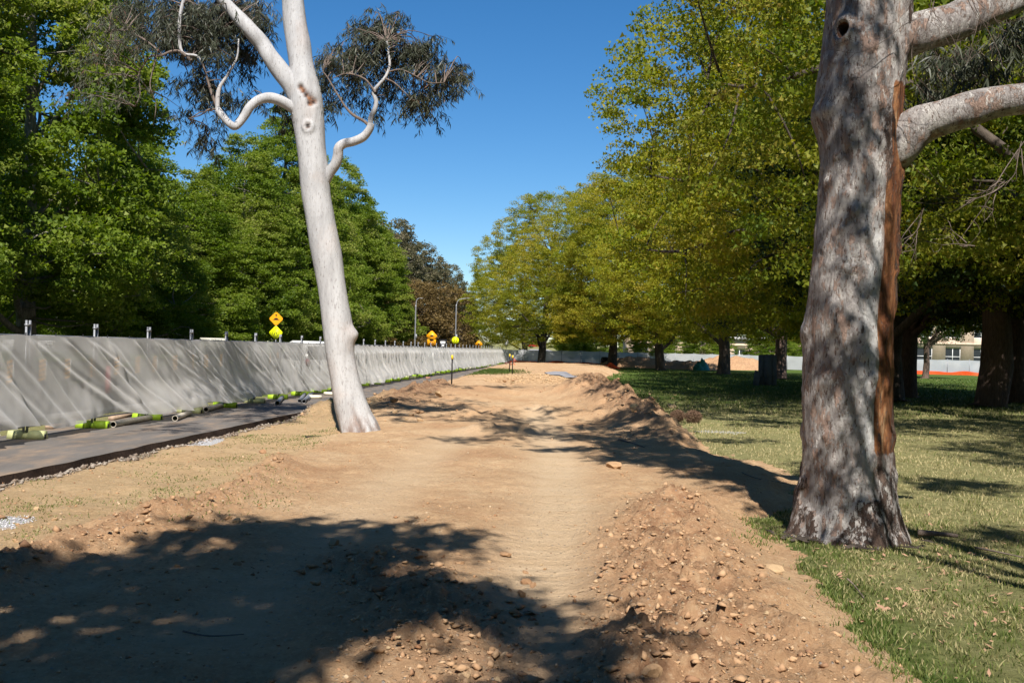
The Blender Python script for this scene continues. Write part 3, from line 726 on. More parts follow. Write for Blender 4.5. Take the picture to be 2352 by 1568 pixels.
def make_tree(kind, seed, H, Rr, base, ncl, per, sig, size, leafm, barkm, shape, trunk_r, thresh=-.15, lean=0.0, tbias=0.0, bough_low=.5, flat=.5):
    global rng
    rng = np.random.default_rng(seed)
    n = ncl*6; t = rng.random(n)
    if shape == 'plane': prof = np.clip((1-t)**.62, 0, 1)*np.minimum(1, .55+t*4)
    elif shape == 'oak': prof = np.sqrt(np.clip(1-((t-.30)/.72)**2, 0, 1))*np.minimum(1, .75+t*1.6)
    elif shape == 'cedar': prof = np.clip(1-t, 0, 1)**.8*np.minimum(1, .8+t)
    else: prof = np.sqrt(np.clip(1-((t-.55)/.56)**2, 0, 1))
    th = rng.uniform(0, 2*math.pi, n)
    lob = 1+.30*noise3(np.cos(th)*1.7, np.sin(th)*1.7, t*3.2, seed)+.14*noise3(np.cos(th)*4, np.sin(th)*4, t*8, seed+1)
    rr = Rr*prof*lob*np.clip(.30+.78*rng.random(n)**.55, 0, 1.0)
    z = base+(H-base)*t
    P = np.stack([rr*np.cos(th), rr*np.sin(th), z+.5*noise3(np.cos(th)*3, np.sin(th)*3, t*5, seed+3)-.10*rr*(1-t)], 1)
    w_ = prof/(prof.max()+1e-6); ok = rng.random(n) < w_
    P = P[ok]; g = noise3(P[:, 0]/1.5, P[:, 1]/1.5, P[:, 2]/.85, seed+5); P = P[g > thresh][:ncl]
    P[:, 2] = np.maximum(P[:, 2], base*.75)
    P[:, 0] += lean*P[:, 2]
    tt = .48+tbias+.38*noise3(P[:, 0]/2.6, P[:, 1]/2.6, P[:, 2]/2.0, seed+7)
    mb = MB(); leaves(mb, P, per, sig, size, tt, flat=flat)
    root = bpy.data.objects.new(kind, None)
    crown = bpy.data.objects.new('crown', mb.mesh('crown')); crown.data.materials.append(leafm)
    # woody skeleton
    tb = MB(); ht = H*.86; k = 12; zz = np.linspace(0, 1, k)
    tp = np.stack([lean*zz*ht+.25*noise2(zz*3, zz*0, seed), .25*noise2(zz*3+9, zz*0, seed), zz*ht], 1); tp[0, :2] *= .0
    tr_ = trunk_r*(1-zz)**.8+.02; tr_[0] *= 1.5; tr_[1] *= 1.02
    tp = np.insert(tp, 1, tp[0]*.95+tp[1]*.05, 0); tr_ = np.insert(tr_, 1, trunk_r*1.12)
    v, f, cp = tube(tp, tr_, 14)
    v = v*(1+.0*v); rad_n = noise3(v[:, 0]*5, v[:, 1]*5, v[:, 2]*.8, seed)*.10*trunk_r*2
    cxy = np.repeat(tp, 14, 0); v = v+nrm(v-cxy)*rad_n[:, None]
    tb.add(v, f)
    lb = MB(); idx = rng.permutation(len(P)); limbs = []
    for a in idx[:13]:
        q = P[a]; z0 = max(base*bough_low, min(q[2]*.72-.1*np.hypot(q[0], q[1]), ht*.9)); s0 = np.array([lean*z0, 0, z0])
        mid = s0*.5+q*.5+np.array([0, 0, .12*np.linalg.norm(q-s0)])*(1 if shape != 'cedar' else -.3); mid += rng.normal(size=3)*.35
        pts = smooth_path([s0, s0*.75+mid*.25+rng.normal(size=3)*.15, mid, mid*.4+q*.6+rng.normal(size=3)*.3, q], 3)
        r0 = trunk_r*.42*(1-z0/H)+.03; lb.tube(pts, np.linspace(r0, .02, len(pts)), 6); limbs.append(pts)
    LP = np.concatenate(limbs)
    for a in idx[13:150]:
        q = P[a]; d = np.linalg.norm((LP-q)*np.array([1, 1, 1.4]), axis=1)+2.0*(LP[:, 2] > q[2]+.3); s0 = LP[np.argmin(d)]
        if np.linalg.norm(q-s0) > 4.5: continue
        mid = (s0+q)/2+rng.normal(size=3)*.25
        pts = smooth_path([s0, mid, q], 3); lb.tube(pts, np.linspace(.05, .012, len(pts)), 4)
    trunk = bpy.data.objects.new('trunk', tb.mesh('trunk', True)); trunk.data.materials.append(barkm)
    boughs = bpy.data.objects.new('limbs', lb.mesh('limbs', True)); boughs.data.materials.append(barkm)
    return dict(kind=kind, crown=crown.data, trunk=trunk.data, limbs=boughs.data)
def plant(T, loc, rz, sc, label, cat='tree', group=None, name=None):
    r = thing(name or T['kind'], label, cat, loc, rz, group); r.scale = sc if isinstance(sc, tuple) else (sc,)*3
    mk('trunk', T['trunk'], None, r); mk('limbs', T['limbs'], None, r); mk('crown', T['crown'], None, r)
    return r

PL = [make_tree('plane_tree', 101+i_, 21.5, 6.6, 2.6, 1800, 88, .36, .155, PLANE_LEAF, PLANE_BARK, 'plane', .36, -.16, flat=.42) for i_ in range(2)]; PL.append(PL[0])
OK_ = [make_tree('oak_tree', 201+i_, 21.0, 10.0, 3.4, 2500, 80, .38, .13, OAK_LEAF, DARK_BARK, 'oak', .48, -.28, (.10, -.04)[i_], flat=.38, tbias=.04) for i_ in range(2)]; OK_.append(OK_[0])
OAKG = make_tree('oak_tree', 231, 20.0, 9.5, 4.2, 2000, 104, .40, .112, MIX_LEAF, DARK_BARK, 'oak', .48, -.2, -.06, flat=.4)
CE = make_tree('cedar_tree', 301, 20.0, 8.5, 4.6, 1400, 70, .5, .17, CEDAR_LEAF, CEDAR_BARK, 'oak', .55, -.25, .0)
FG = make_tree('gum_tree', 401, 24.0, 7.5, 5.0, 800, 60, .60, .32, FARGUM_LEAF, PLANE_BARK, 'round', .40, -.02)
RG = make_tree('russet_tree', 411, 12.0, 9.0, 1.2, 800, 50, .6, .28, RUSSET_LEAF, DARK_BARK, 'oak', .35, -.4)
rng = np.random.default_rng(77)

rowx = lambda Z: -22.2+.072*(Z-45)
lp = [  # Z, radius scale, height scale, mesh, turn, label
    (45, 1.18, 1.18, 0, 0.6, 'tallest leafy green plane tree filling the left edge of the view'),
    (54.2, .80, .58, 1, 2.1, 'lower plane tree with dark trunk second from the left edge'),
    (64.2, .86, .62, 2, 4.0, 'low green plane tree behind the hazard boards, third from the left'),
    (73.4, .90, .82, 0, 5.2, 'plane tree behind the orange speed hump sign'),
    (83, 1.0, 1.02, 1, 0.3, 'tall plane tree left of the white gum trunk, top against the sky'),
    (93, .95, .94, 2, 1.4, 'plane tree mostly hidden behind the white gum trunk'),
    (104, 1.0, 1.0, 0, 2.6, 'plane tree just right of the white gum trunk'),
    (115, 1.08, .88, 1, 3.4, 'last plane tree of the left row, low boughs spreading right')]
for (Z, sr, sh, m_i, rz, lab) in lp:
    plant(PL[m_i], (rowx(Z), Z, -.02), rz, (sr, sr, sh), lab, group='plane trees along the far side of the road')
# second row further from the road, seen through the first
for k_, (x, y, s_) in enumerate([(-33, 62, .9), (-31, 80, .95), (-40, 50, .9), (-30, 98, .9), (-34, 118, 1), (-24, 135, 1), (-47, 70, 1), (-48, 100, 1), (-28, 152, .9)]):
    plant(PL[k_ % 3], (x, y, -.02), 1.7*k_, s_, 'green plane tree standing in the deep shade behind the roadside row', group='plane trees behind the roadside row')

def base_at(x, y): return G(x, y)[:2]+(-.02,)
ot = [
    (OK_[0], (3.6, 120.0, .0), 0.5, (.92, .92, 1.0), 'leaning oak with yellow green crown in front of the far fence, mottled trunk'),
    (OK_[1], (11.0, 109.0, .0), 2.2, (.95, .95, 1.0), 'oak with dark trunk leaning left at the end of the dirt'),
    (OK_[2], base_at(1517, 850), 3.0, (.95, .95, 1.05), 'oak with slim straight trunk in front of the brown spoil piles'),
    (OK_[0], base_at(1661, 859), 4.4, (1.05, 1.05, 1.10), 'oak with forked dark trunk left of the stacked grey sheets'),
    (OK_[1], (19.6, 60.0, -.02), 5.4, (1.05, 1.05, 1.12), 'oak with bronze crown overhanging the lawn behind the grey sheets'),
    (OK_[2], (15.6, 41.0, -.02), 1.1, (1.06, 1.06, 1.18), 'largest bronze leaved oak, trunk hidden behind the big gum'),
    (OAKG, (14.9, 25.0, -.02), 0.2, (1.0, 1.0, 1.15), 'bright green leaved tree right of the big gum'),
    (OK_[1], (2.0, 150.0, -.2), 0.8, (.9, .9, .85), 'yellow green oak beyond the far fence by the lamp posts')]
for (T, loc, rz, sc, lab) in ot: plant(T, loc, rz, sc, lab, group='oaks along the right side')
ct = [
    (base_at(1793, 871), 0.3, (.8, .8, 1.0), 'dark cedar with reddish bark standing beside the grey sheets'),
    (base_at(2062, 903), 1.3, (.75, .75, .9), 'dark cedar trunk directly right of the big gum, left of a pair'),
    (base_at(2086, 913), 2.9, (.7, .7, .9), 'dark fluted cedar trunk, right and nearer of a pair'),
    (base_at(2125, 869), 4.1, (.5, .5, .9), 'far cedar trunk behind the pair right of the big gum'),
    (base_at(2276, 934), 5.0, (1.0, 1.0, 1.0), 'thickest fluted dark cedar trunk near the right edge'),
    (base_at(2338, 925), 0.9, (.8, .8, 1.0), 'mottled grey trunk just behind the thick cedar at the right edge')]
for (loc, rz, sc, lab) in ct: plant(CE, loc, rz, (sc[0], sc[1], sc[2]), lab, group='cedars in the shaded grove')
# trees beyond the frame on the sunny side whose shade falls across the lawn
for k_, (T, x, y, s_) in enumerate([(OAKG, 18, 6.5, .9), (CE, 27, 27, .85), (CE, 15.5, -5.0, .72), (CE, 29, 16, .9), (OAKG, 32, 34, 1.0), (OAKG, 23, -8, .9)]):
    plant(T, (x, y, -.02), 1.3*k_+.4, s_, 'tall dark tree of the grove standing to the right of the picture', group='grove trees at the right')
for k_, (Z, s_) in enumerate([(35.6, .95), (26, 1.0), (16.5, .95), (7, 1.05), (-3, 1.0), (-13, 1.0)]):
    plant(PL[k_ % 2], (rowx(Z)-.6, Z, -.02), 2.3*k_+1, s_, 'plane tree of the roadside row standing left of the picture', group='plane trees of the row left of the picture')
for k_, (x, y) in enumerate([(-15, -22), (-8, -25), (-1, -23), (6, -24), (13, -21), (21, -20), (-22, -26), (0, -36), (12, -36), (32, -12), (33, 4), (-12, -34)]):  # unseen trees added to block sky light and deepen the foreground shade
    plant([PL[0], OAKG, CE][k_ % 3], (x, y, -.02), 1.7*k_, 1.0, 'tall unseen tree added behind the viewer to block sky light', group='unseen trees added behind the viewer to block sky light')
for k_, (x, y) in enumerate([(-10, -14.5), (-4.5, -15.5), (1.5, -14.5), (7, -15), (12.5, -13)]):  # lower occluders added nearer, cutting more sky light without shading the sunlit dirt
    plant([PL[0], OAKG][k_ % 2], (x, y, -.02), 2.9*k_, (.62, .62, .55), 'smaller unseen tree added close behind the viewer to block sky light', group='smaller trees added close behind the viewer as sky blockers')
# far trees
for k_, (x, y, s_) in enumerate([(-23.5, 170, .98), (-18.5, 178, .84), (-14.5, 186, .72), (-30, 165, 1.05), (-11.0, 200, .56)]):
    plant(FG, (x, y, -.2), 1.1*k_, s_, ['grey green gum tree behind the last plane tree', 'brown topped gum tree against the sky beyond the road', 'lower gum tree descending towards the gap in the trees', 'distant gum tree hidden behind the plane row', 'smallest distant gum at the right end of the far clump'][k_], group='distant gum trees beyond the road')
for k_, (x, y, s_) in enumerate([(-13.5, 150, 1.0), (-19, 152, .95)]):
    plant(RG, (x, y, -.2), 2.0*k_, s_, ['broad russet brown tree behind the two lamp posts', 'russet tree left of the first lamp post'][k_], group='russet trees behind the lamp posts')
for k_ in range(22):
    x = -70+k_*9.0+rng.uniform(-3, 3); y = rng.uniform(185, 235)
    if -6 < x < 12: y += 130
    T = [OAKG, PL[0], FG, PL[2]][k_ % 4]
    plant(T, (x, y, -.2), rng.uniform(0, 6), rng.uniform(.55, .75), 'distant green tree closing the view behind the park', group='distant trees closing the view')
for k_, (x, y) in enumerate([(18, 128), (26, 133), (34, 130), (41, 136), (10, 138)]):
    plant(PL[k_ % 3], (x, y, -.2), k_*1.9, (.62, .62, .45), 'young bright green plane tree beyond the far white fence', group='young plane trees beyond the far fence')

# ------------------------------------------------------------------ foreground gums
def gum_trunk(name, rows, depth, bark, parent, nseg=96, sub_=12, fold=.02, seed=1, marks=None, big=False):
    """rows: y, left x, right x seen; a round trunk through those widths"""
    c = []; r = []
    for (y, xl, xr_) in rows:
        a = np.array(AT(xl, y, depth)); b = np.array(AT(xr_, y, depth)); c.append((a+b)/2); r.append(np.linalg.norm(b-a)/2)
    c = np.array(c); r = np.array(r)
    cs = smooth_path(c, sub_); rs = smooth_path(np.stack([r, r*0, r*0], 1), sub_)[:, 0]
    v, f, cp = tube(cs, rs, nseg); m = len(cs)
    cc = np.repeat(cs, nseg, 0); d = nrm(v-cc); z = v[:, 2]
    rad = np.repeat(rs, nseg)
    ang = np.arctan2(d[:, 0], -d[:, 1])          # 0 faces the camera, + to the right
    disp = fold*noise3(v[:, 0]*2.2, v[:, 1]*2.2, z*1.0, seed)+fold*.35*noise3(v[:, 0]*8, v[:, 1]*8, z*3, seed+1)
    zb = z-z.min(); fl = np.exp(-zb/.35)
    disp = disp+fl*.05*np.sin(ang*7+1.2*noise3(d[:, 0], d[:, 1], z, seed+2))
    at = {}
    if marks: disp, at = marks(v, d, ang, z, zb, disp)
    v = v+d*disp[:, None]
    mb = MB(); mb.add(v, f, **at)
    for k in cp: mb.f.append(np.array([k]))
    return mk('trunk', mb.mesh('trunk', True), bark, parent), cs, rs

def scar_pt(x, y, Y): return np.array(AT(x, y, Y))
# --- white gum
GY = 19.6
white = thing('white_gum_tree', 'leaning smooth white gum tree with twisted side branches, left of centre', 'tree', (0, 0, 0))
wr = [(1012, 786, 882), (1000, 787, 876), (985, 783, 870), (960, 776, 856), (930, 768, 843), (900, 762, 833), (860, 756, 823), (820, 750, 815), (780, 746, 813), (740, 742, 808), (700, 737, 801), (650, 730, 793), (600, 720, 786), (550, 709, 776), (500, 701, 766), (450, 693, 758), (400, 688, 754), (350, 684, 748), (300, 678, 745), (260, 670, 743), (220, 665, 739), (180, 664, 728), (150, 664, 720), (100, 657, 712), (50, 650, 703), (0, 648, 697), (-80, 642, 690), (-200, 650, 688), (-380, 668, 696), (-560, 660, 680)]
sc1 = [scar_pt(x, y, GY-.3) for x, y in ((690, 200), (696, 208), (704, 217), (712, 225), (720, 231), (713, 236))]
sck = [(scar_pt(707, 290, GY-.3), .085)]
def wmarks(v, d, ang, z, zb, disp):
    scar = np.zeros(len(v))
    for p in sc1: scar = np.maximum(scar, np.exp(-(np.hypot(v[:, 0]-p[0], z-p[2])/.062)**4)*(d[:, 1] < 0))
    disp = disp-.06*scar
    for p, rr in sck:
        q = np.hypot(v[:, 0]-p[0], z-p[2]); f_ = (d[:, 1] < 0)
        disp = disp+f_*(.05*np.exp(-((q-rr)/.035)**2)-.02*np.exp(-(q/.04)**2)); scar = np.maximum(scar, f_*np.exp(-(q/.045)**4))
    p = scar_pt(818, 768, GY); q = np.linalg.norm(v-np.array([p[0]-.05, p[1]-.05, p[2]]), axis=1); disp = disp+.11*np.exp(-(q/.13)**2)
    p = scar_pt(747, 655, GY)
    # root cleft on the camera side
    cl = np.exp(-((ang-.12-.1*zb)/.12)**2)*sst(1.0, .2, zb); disp = disp-.12*cl+.05*np.exp(-((ang+.2)/.2)**2)*sst(.6, 0, zb)+.07*np.exp(-((ang-.5)/.22)**2)*sst(.8, 0, zb)
    scar = np.maximum(scar, .7*cl)
    return disp, dict(scar=scar, foot=sst(.9, 0, zb))
wt, wcs, wrs = gum_trunk('trunk', wr, GY, WHITE_GUM, white, 72, 8, .018, 3, wmarks)
gz = min(v_.co.z for v_ in wt.data.vertices)
def limb(parent, pts, Y, w0, w1, mat, name='limb', n=14, k=5, dY=None, wob=.045, mb=None):
    wob = min(max(wob*1.8, .012), .11*w0/2/2287*Y)
    """pts: picture positions; widths in picture px at each end"""
    m = len(pts); dY = dY if dY is not None else [0]*m
    P = np.array([AT(x, y, Y+dy) for (x, y), dy in zip(pts, dY)]); P = smooth_path(P, k)
    rr = np.linspace(w0, w1, len(P))/2/2287*Y
    v, f, cp = tube(P, rr, n); cc = np.repeat(P, n, 0)
    v = v+nrm(v-cc)*(wob*noise3(v[:, 0]*4, v[:, 1]*4, v[:, 2]*4, 9)*np.repeat(rr, n)/rr[0])[:, None]
    if mb is not None: mb.add(v, f, scar=0., foot=0., rust=0., pale=0., plate=0.); return P
    if w0 <= 8: mat = TWIG
    b = MB(); b.add(v, f, scar=0., foot=0., rust=0., pale=0., plate=0.); b.f.append(np.array([cp[1]]))
    mk(name, b.mesh(name, True), mat, parent); return P
WL = []
WL.append(limb(white, [(704, 262), (690, 232), (668, 195), (645, 165), (622, 132), (603, 102), (572, 66), (538, 30), (505, -8), (470, -60), (440, -130)], GY, 52, 20, WHITE_GUM, dY=[.05, 0, -.1, -.15, -.2, -.2, -.3, -.3, -.4, -.5, -.6]))
WL.append(limb(white, [(690, 262), (668, 246), (645, 232), (618, 225), (595, 230), (575, 246), (562, 266), (543, 289), (530, 286), (514, 270), (500, 252)], GY, 26, 15, WHITE_GUM, dY=[-.05, -.15, -.25, -.35, -.45, -.5, -.5, -.55, -.6, -.6, -.6], wob=.012))
WL.append(limb(white, [(500, 252), (500, 225), (505, 200), (518, 180), (530, 160), (545, 130), (548, 90)], GY-.6, 12, 3, WHITE_GUM, k=4, n=8))
WL.append(limb(white, [(500, 250), (490, 225), (480, 195), (470, 160), (462, 140)], GY-.6, 8, 3, WHITE_GUM, k=4, n=8))
WL.append(limb(white, [(505, 252), (480, 252), (460, 265), (433, 272)], GY-.6, 6, 1.5, WHITE_GUM, k=4, n=6))
WL.append(limb(white, [(740, 425), (757, 395), (770, 378), (776, 358), (778, 340), (790, 330), (812, 325), (835, 314), (849, 296), (852, 285)], GY, 27, 17, WHITE_GUM, dY=[.0, -.05, -.1, -.15, -.2, -.2, -.25, -.3, -.35, -.35], wob=.012))
WL.append(limb(white, [(851, 290), (852, 270), (862, 248), (864, 232), (858, 212), (870, 195), (886, 176), (895, 150), (892, 120), (888, 95)], GY-.35, 13, 4, WHITE_GUM, k=4, n=10, wob=.008))
WL.append(limb(white, [(850, 291), (835, 278), (812, 265), (795, 248), (782, 228), (768, 205), (752, 178), (742, 165)], GY-.35, 8, 2.5, WHITE_GUM, k=4, n=8, wob=.006))
WL.append(limb(white, [(862, 212), (850, 195), (838, 182), (815, 172), (790, 170), (765, 180)], GY-.4, 6, 2, WHITE_GUM, k=4, n=6, wob=.004))
WL.append(limb(white, [(884, 180), (905, 190), (925, 208), (945, 228)], GY-.4, 5, 1.5, WHITE_GUM, k=4, n=6, wob=.004))
WL.append(limb(white, [(893, 165), (920, 160), (950, 172), (985, 190), (1020, 190)], GY-.4, 4, 1.5, WHITE_GUM, k=4, n=6, wob=.004))
WL.append(limb(white, [(440, -60), (425, -10), (415, 30), (412, 70), (418, 120), (450, 128), (462, 140)], GY-.6, 10, 5, WHITE_GUM, k=4, n=8))
WL.append(limb(white, [(440, 140), (415, 120), (395, 118), (370, 128), (345, 130), (330, 150), (318, 175), (322, 215), (310, 245)], GY-.8, 8, 1.5, WHITE_GUM, k=4, n=8))
WL.append(limb(white, [(372, 126), (350, 105), (320, 85), (280, 70), (240, 75)], GY-.8, 6, 2, WHITE_GUM, k=4, n=6))
WL.append(limb(white, [(360, 128), (350, 165), (345, 200), (358, 240), (352, 290)], GY-.8, 4, 1.2, WHITE_GUM, k=4, n=6))
for pts in ([(660, -100), (560, -180), (450, -210), (330, -220)], [(690, -250), (800, -330), (930, -380), (1050, -400)], [(660, -520), (560, -600), (480, -700)], [(680, -450), (760, -600), (820, -720)]):
    WL.append(limb(white, pts, GY, 16, 3, WHITE_GUM, k=4, n=8))

TWG = {}
def gum_foliage(parent, blobs, Y, limbs, density=1.0, per=115, sig=.30, lsize=.125, aspect=.13, tint=.45, dspread=.8, seed=1, extra=None, red=0.0, conn=True, mat=None):
    global rng
    rng = np.random.default_rng(seed); Cn = []
    for (cx, cy, rx_, ry_) in blobs:
        n = max(2, int(density*rx_*ry_*math.pi/620))
        for _ in range(n):
            a = rng.uniform(0, 6.28); r_ = math.sqrt(rng.random()); Cn.append(AT(cx+rx_*r_*math.cos(a), cy+ry_*r_*math.sin(a), Y+rng.normal()*dspread))
    if extra is not None: Cn += [tuple(e) for e in extra]
    Cn = np.array(Cn); m = len(Cn)
    # drooping twigs with hanging narrow leaves
    ntw = 7; tw0 = np.repeat(Cn, ntw, 0)+rng.normal(size=(m*ntw, 3))*np.array([sig, sig, sig*.55])*.8
    dirn = nrm(np.stack([rng.normal(size=m*ntw)*.7, rng.normal(size=m*ntw)*.7, -.35-.9*rng.random(m*ntw)], 1)); ln = rng.uniform(.15, .42, m*ntw)
    lp_ = per//ntw; t = rng.random((m*ntw, lp_, 1))
    c = (tw0[:, None]+dirn[:, None]*ln[:, None, None]*t).reshape(-1, 3); n = len(c)
    d = nrm(np.stack([rng.normal(size=n)*.55, rng.normal(size=n)*.55, -.55-.6*rng.random(n)], 1)); s_ = nrm(np.cross(d, rng.normal(size=(n, 3))))
    L = lsize*(.6+.8*rng.random(n))[:, None]; bend = np.cross(d, s_)*L*.12
    v = np.stack([c, c+d*L*.45+s_*L*aspect*.5+bend, c+d*L, c+d*L*.45-s_*L*aspect*.5+bend], 1)
    ti = np.clip(tint+.25*np.repeat(rng.normal(size=m), ntw*lp_)*.5+.18*rng.normal(size=n)+red, 0, 1)
    mb = MB(); mb.add(v, np.arange(n)[:, None]*4+np.array([[0, 1, 2, 3]]), tint=np.repeat(ti, 4))
    mk('foliage', mb.mesh('foliage'), mat or GUM_LEAF, parent)
    # twigs
    tb = MB(); LPts = np.concatenate(limbs) if limbs else None
    for k in range(0, m*ntw, 1):
        a = tw0[k]; b = a+dirn[k]*ln[k]; s2 = nrm(np.cross(dirn[k], [0.3, .9, .1]))*.004; s3 = np.cross(dirn[k], s2)
        tb.add([a-s2, a+s2, a+s3, b], [(0, 1, 3), (1, 2, 3), (2, 0, 3)])
    if conn and LPts is not None:
        for q in Cn:
            dd = np.linalg.norm(LPts-q, axis=1)+.8*(LPts[:, 2] > q[2]+.4); s0 = LPts[np.argmin(dd)]
            L_ = np.linalg.norm(q-s0)
            if L_ > 1.5 or L_ < .05: continue
            mid = (s0+q)/2+np.array([0, 0, .12*L_])+rng.normal(size=3)*.06*L_
            pts = smooth_path([s0, mid, q], 3); v_, f_, _c = tube(pts, np.linspace(.014, .004, len(pts)), 4); tb.add(v_, f_)
    mk('twigs', tb.mesh('twigs'), TWIG, parent, kind='stuff')

right_blobs = [(760, 140, 42, 34), (748, 195, 25, 50), (745, 250, 16, 28), (790, 120, 40, 32), (840, 75, 48, 42), (895, 60, 45, 35), (900, 110, 70, 45), (955, 95, 45, 30), (965, 140, 45, 40), (1000, 105, 24, 34), (1035, 175, 38, 40), (1050, 165, 22, 28), (985, 195, 42, 32), (960, 245, 42, 32), (930, 215, 40, 26), (850, 150, 55, 45), (800, 195, 30, 25), (865, 245, 20, 18), (820, 150, 30, 30), (905, 170, 35, 25), (880, 40, 35, 16)]
left_blobs = [(330, 20, 60, 30), (400, 20, 60, 45), (440, 70, 60, 40), (380, 60, 50, 35), (500, 40, 50, 45), (560, 20, 40, 40), (590, 55, 30, 40), (520, 90, 45, 40), (560, 110, 35, 40), (470, 105, 40, 28), (440, 35, 60, 40), (610, 25, 22, 28), (480, 175, 36, 34), (510, 210, 32, 28), (440, 195, 30, 28), (480, 315, 24, 26), (490, 280, 16, 18), (560, 225, 28, 16), (660, 255, 16, 30), (655, 225, 16, 18), (555, 155, 25, 22), (340, 70, 40, 30), (415, 250, 8, 12), (540, 0, 60, 30)]
red_blobs = [(250, 60, 45, 35), (280, 110, 45, 28), (230, 110, 40, 30), (200, 150, 35, 30), (285, 190, 30, 28), (190, 200, 22, 30), (320, 45, 40, 30), (225, 230, 28, 20), (250, 20, 40, 25)]
gum_foliage(white, right_blobs, GY+.45, WL, 1.05, 120, .18, .15, .12, .45, .45, 21)
gum_foliage(white, left_blobs, GY+.75, WL, 1.35, 120, .20, .15, .12, .40, .7, 22)
gum_foliage(white, red_blobs, GY-1.0, WL, .75, 90, .26, .13, .10, .62, .7, 23)
# crown above the picture whose shade falls on the dirt further on
top_pts = []
def shade_pts(poly_pts, h, n, jit=.25):
    """points up the sun ray from ground positions"""
    out = []
    for (x, y, rx_, ry_, k) in poly_pts:
        for _ in range(k):
            a = rng.uniform(0, 6.28); r_ = math.sqrt(rng.random()); g = G(x+rx_*r_*math.cos(a), y+ry_*r_*math.sin(a), .25)
            t = (h*(1+jit*(rng.random()-.5)))/(-LD.z); q = (g[0]-LD.x*t, g[1]-LD.y*t, g[2]-LD.z*t)
            if q[1] > 0 and (q[2]-1.1-EYE)/q[1] < .36: q = (g[0]-LD.x*t*1.35, g[1]-LD.y*t*1.35, g[2]-LD.z*t*1.35)
            if q[1] < 0 or (q[2]-.8-EYE)/q[1] > .36: out.append(q)
    return out
rng = np.random.default_rng(31)
ext = shade_pts([(1100, 900, 70, 6, 24), (1230, 899, 110, 6, 44), (1340, 903, 45, 9, 20), (1060, 922, 60, 7, 10), (1150, 948, 110, 8, 26), (1290, 937, 60, 7, 14), (960, 915, 40, 8, 10), (930, 945, 50, 10, 16), (1080, 988, 60, 6, 10), (1200, 977, 70, 8, 22), (400, 955, 60, 8, 8), (600, 935, 80, 10, 14)], 12.5, 0)
gum_foliage(white, [], GY, WL, 1, 150, .34, .15, .20, .35, .6, 32, extra=ext, conn=False)

# --- big gum at the right
BY = 9.75
bigt = thing('big_gum_tree', 'massive grey and cream gum trunk with rusty strip down its right side', 'tree', (0, 0, 0))
br_ = [(1262, 1795, 2100), (1245, 1806, 2086), (1225, 1816, 2078), (1200, 1824, 2070), (1160, 1832, 2062), (1120, 1837, 2056), (1080, 1840, 2051), (1030, 1842, 2048), (980, 1843, 2048), (920, 1843, 2048), (860, 1844, 2046), (800, 1848, 2044), (760, 1850, 2045), (700, 1858, 2048), (640, 1864, 2053), (580, 1872, 2060), (520, 1877, 2063), (460, 1882, 2064), (400, 1885, 2066), (350, 1886, 2066), (300, 1882, 2064), (250, 1880, 2066), (200, 1882, 2070), (150, 1888, 2076), (100, 1898, 2084), (50, 1904, 2088), (0, 1906, 2086), (-80, 1905, 2070), (-250, 1925, 2060), (-500, 1950, 2050), (-800, 1960, 2030)]
KN = [(1938, 72, .085, 1), (2012, 105, .03, 0), (1960, 620, .03, 0), (1905, 250, .04, 0), (2005, 870, .04, 0), (1950, 445, .028, 0), (1990, 540, .05, 0), (1895, 870, .05, 0), (1930, 530, .03, 0), (2035, 740, .05, 0), (1925, 360, .03, 0), (1965, 480, .04, 0), (1900, 420, .035, 0)]
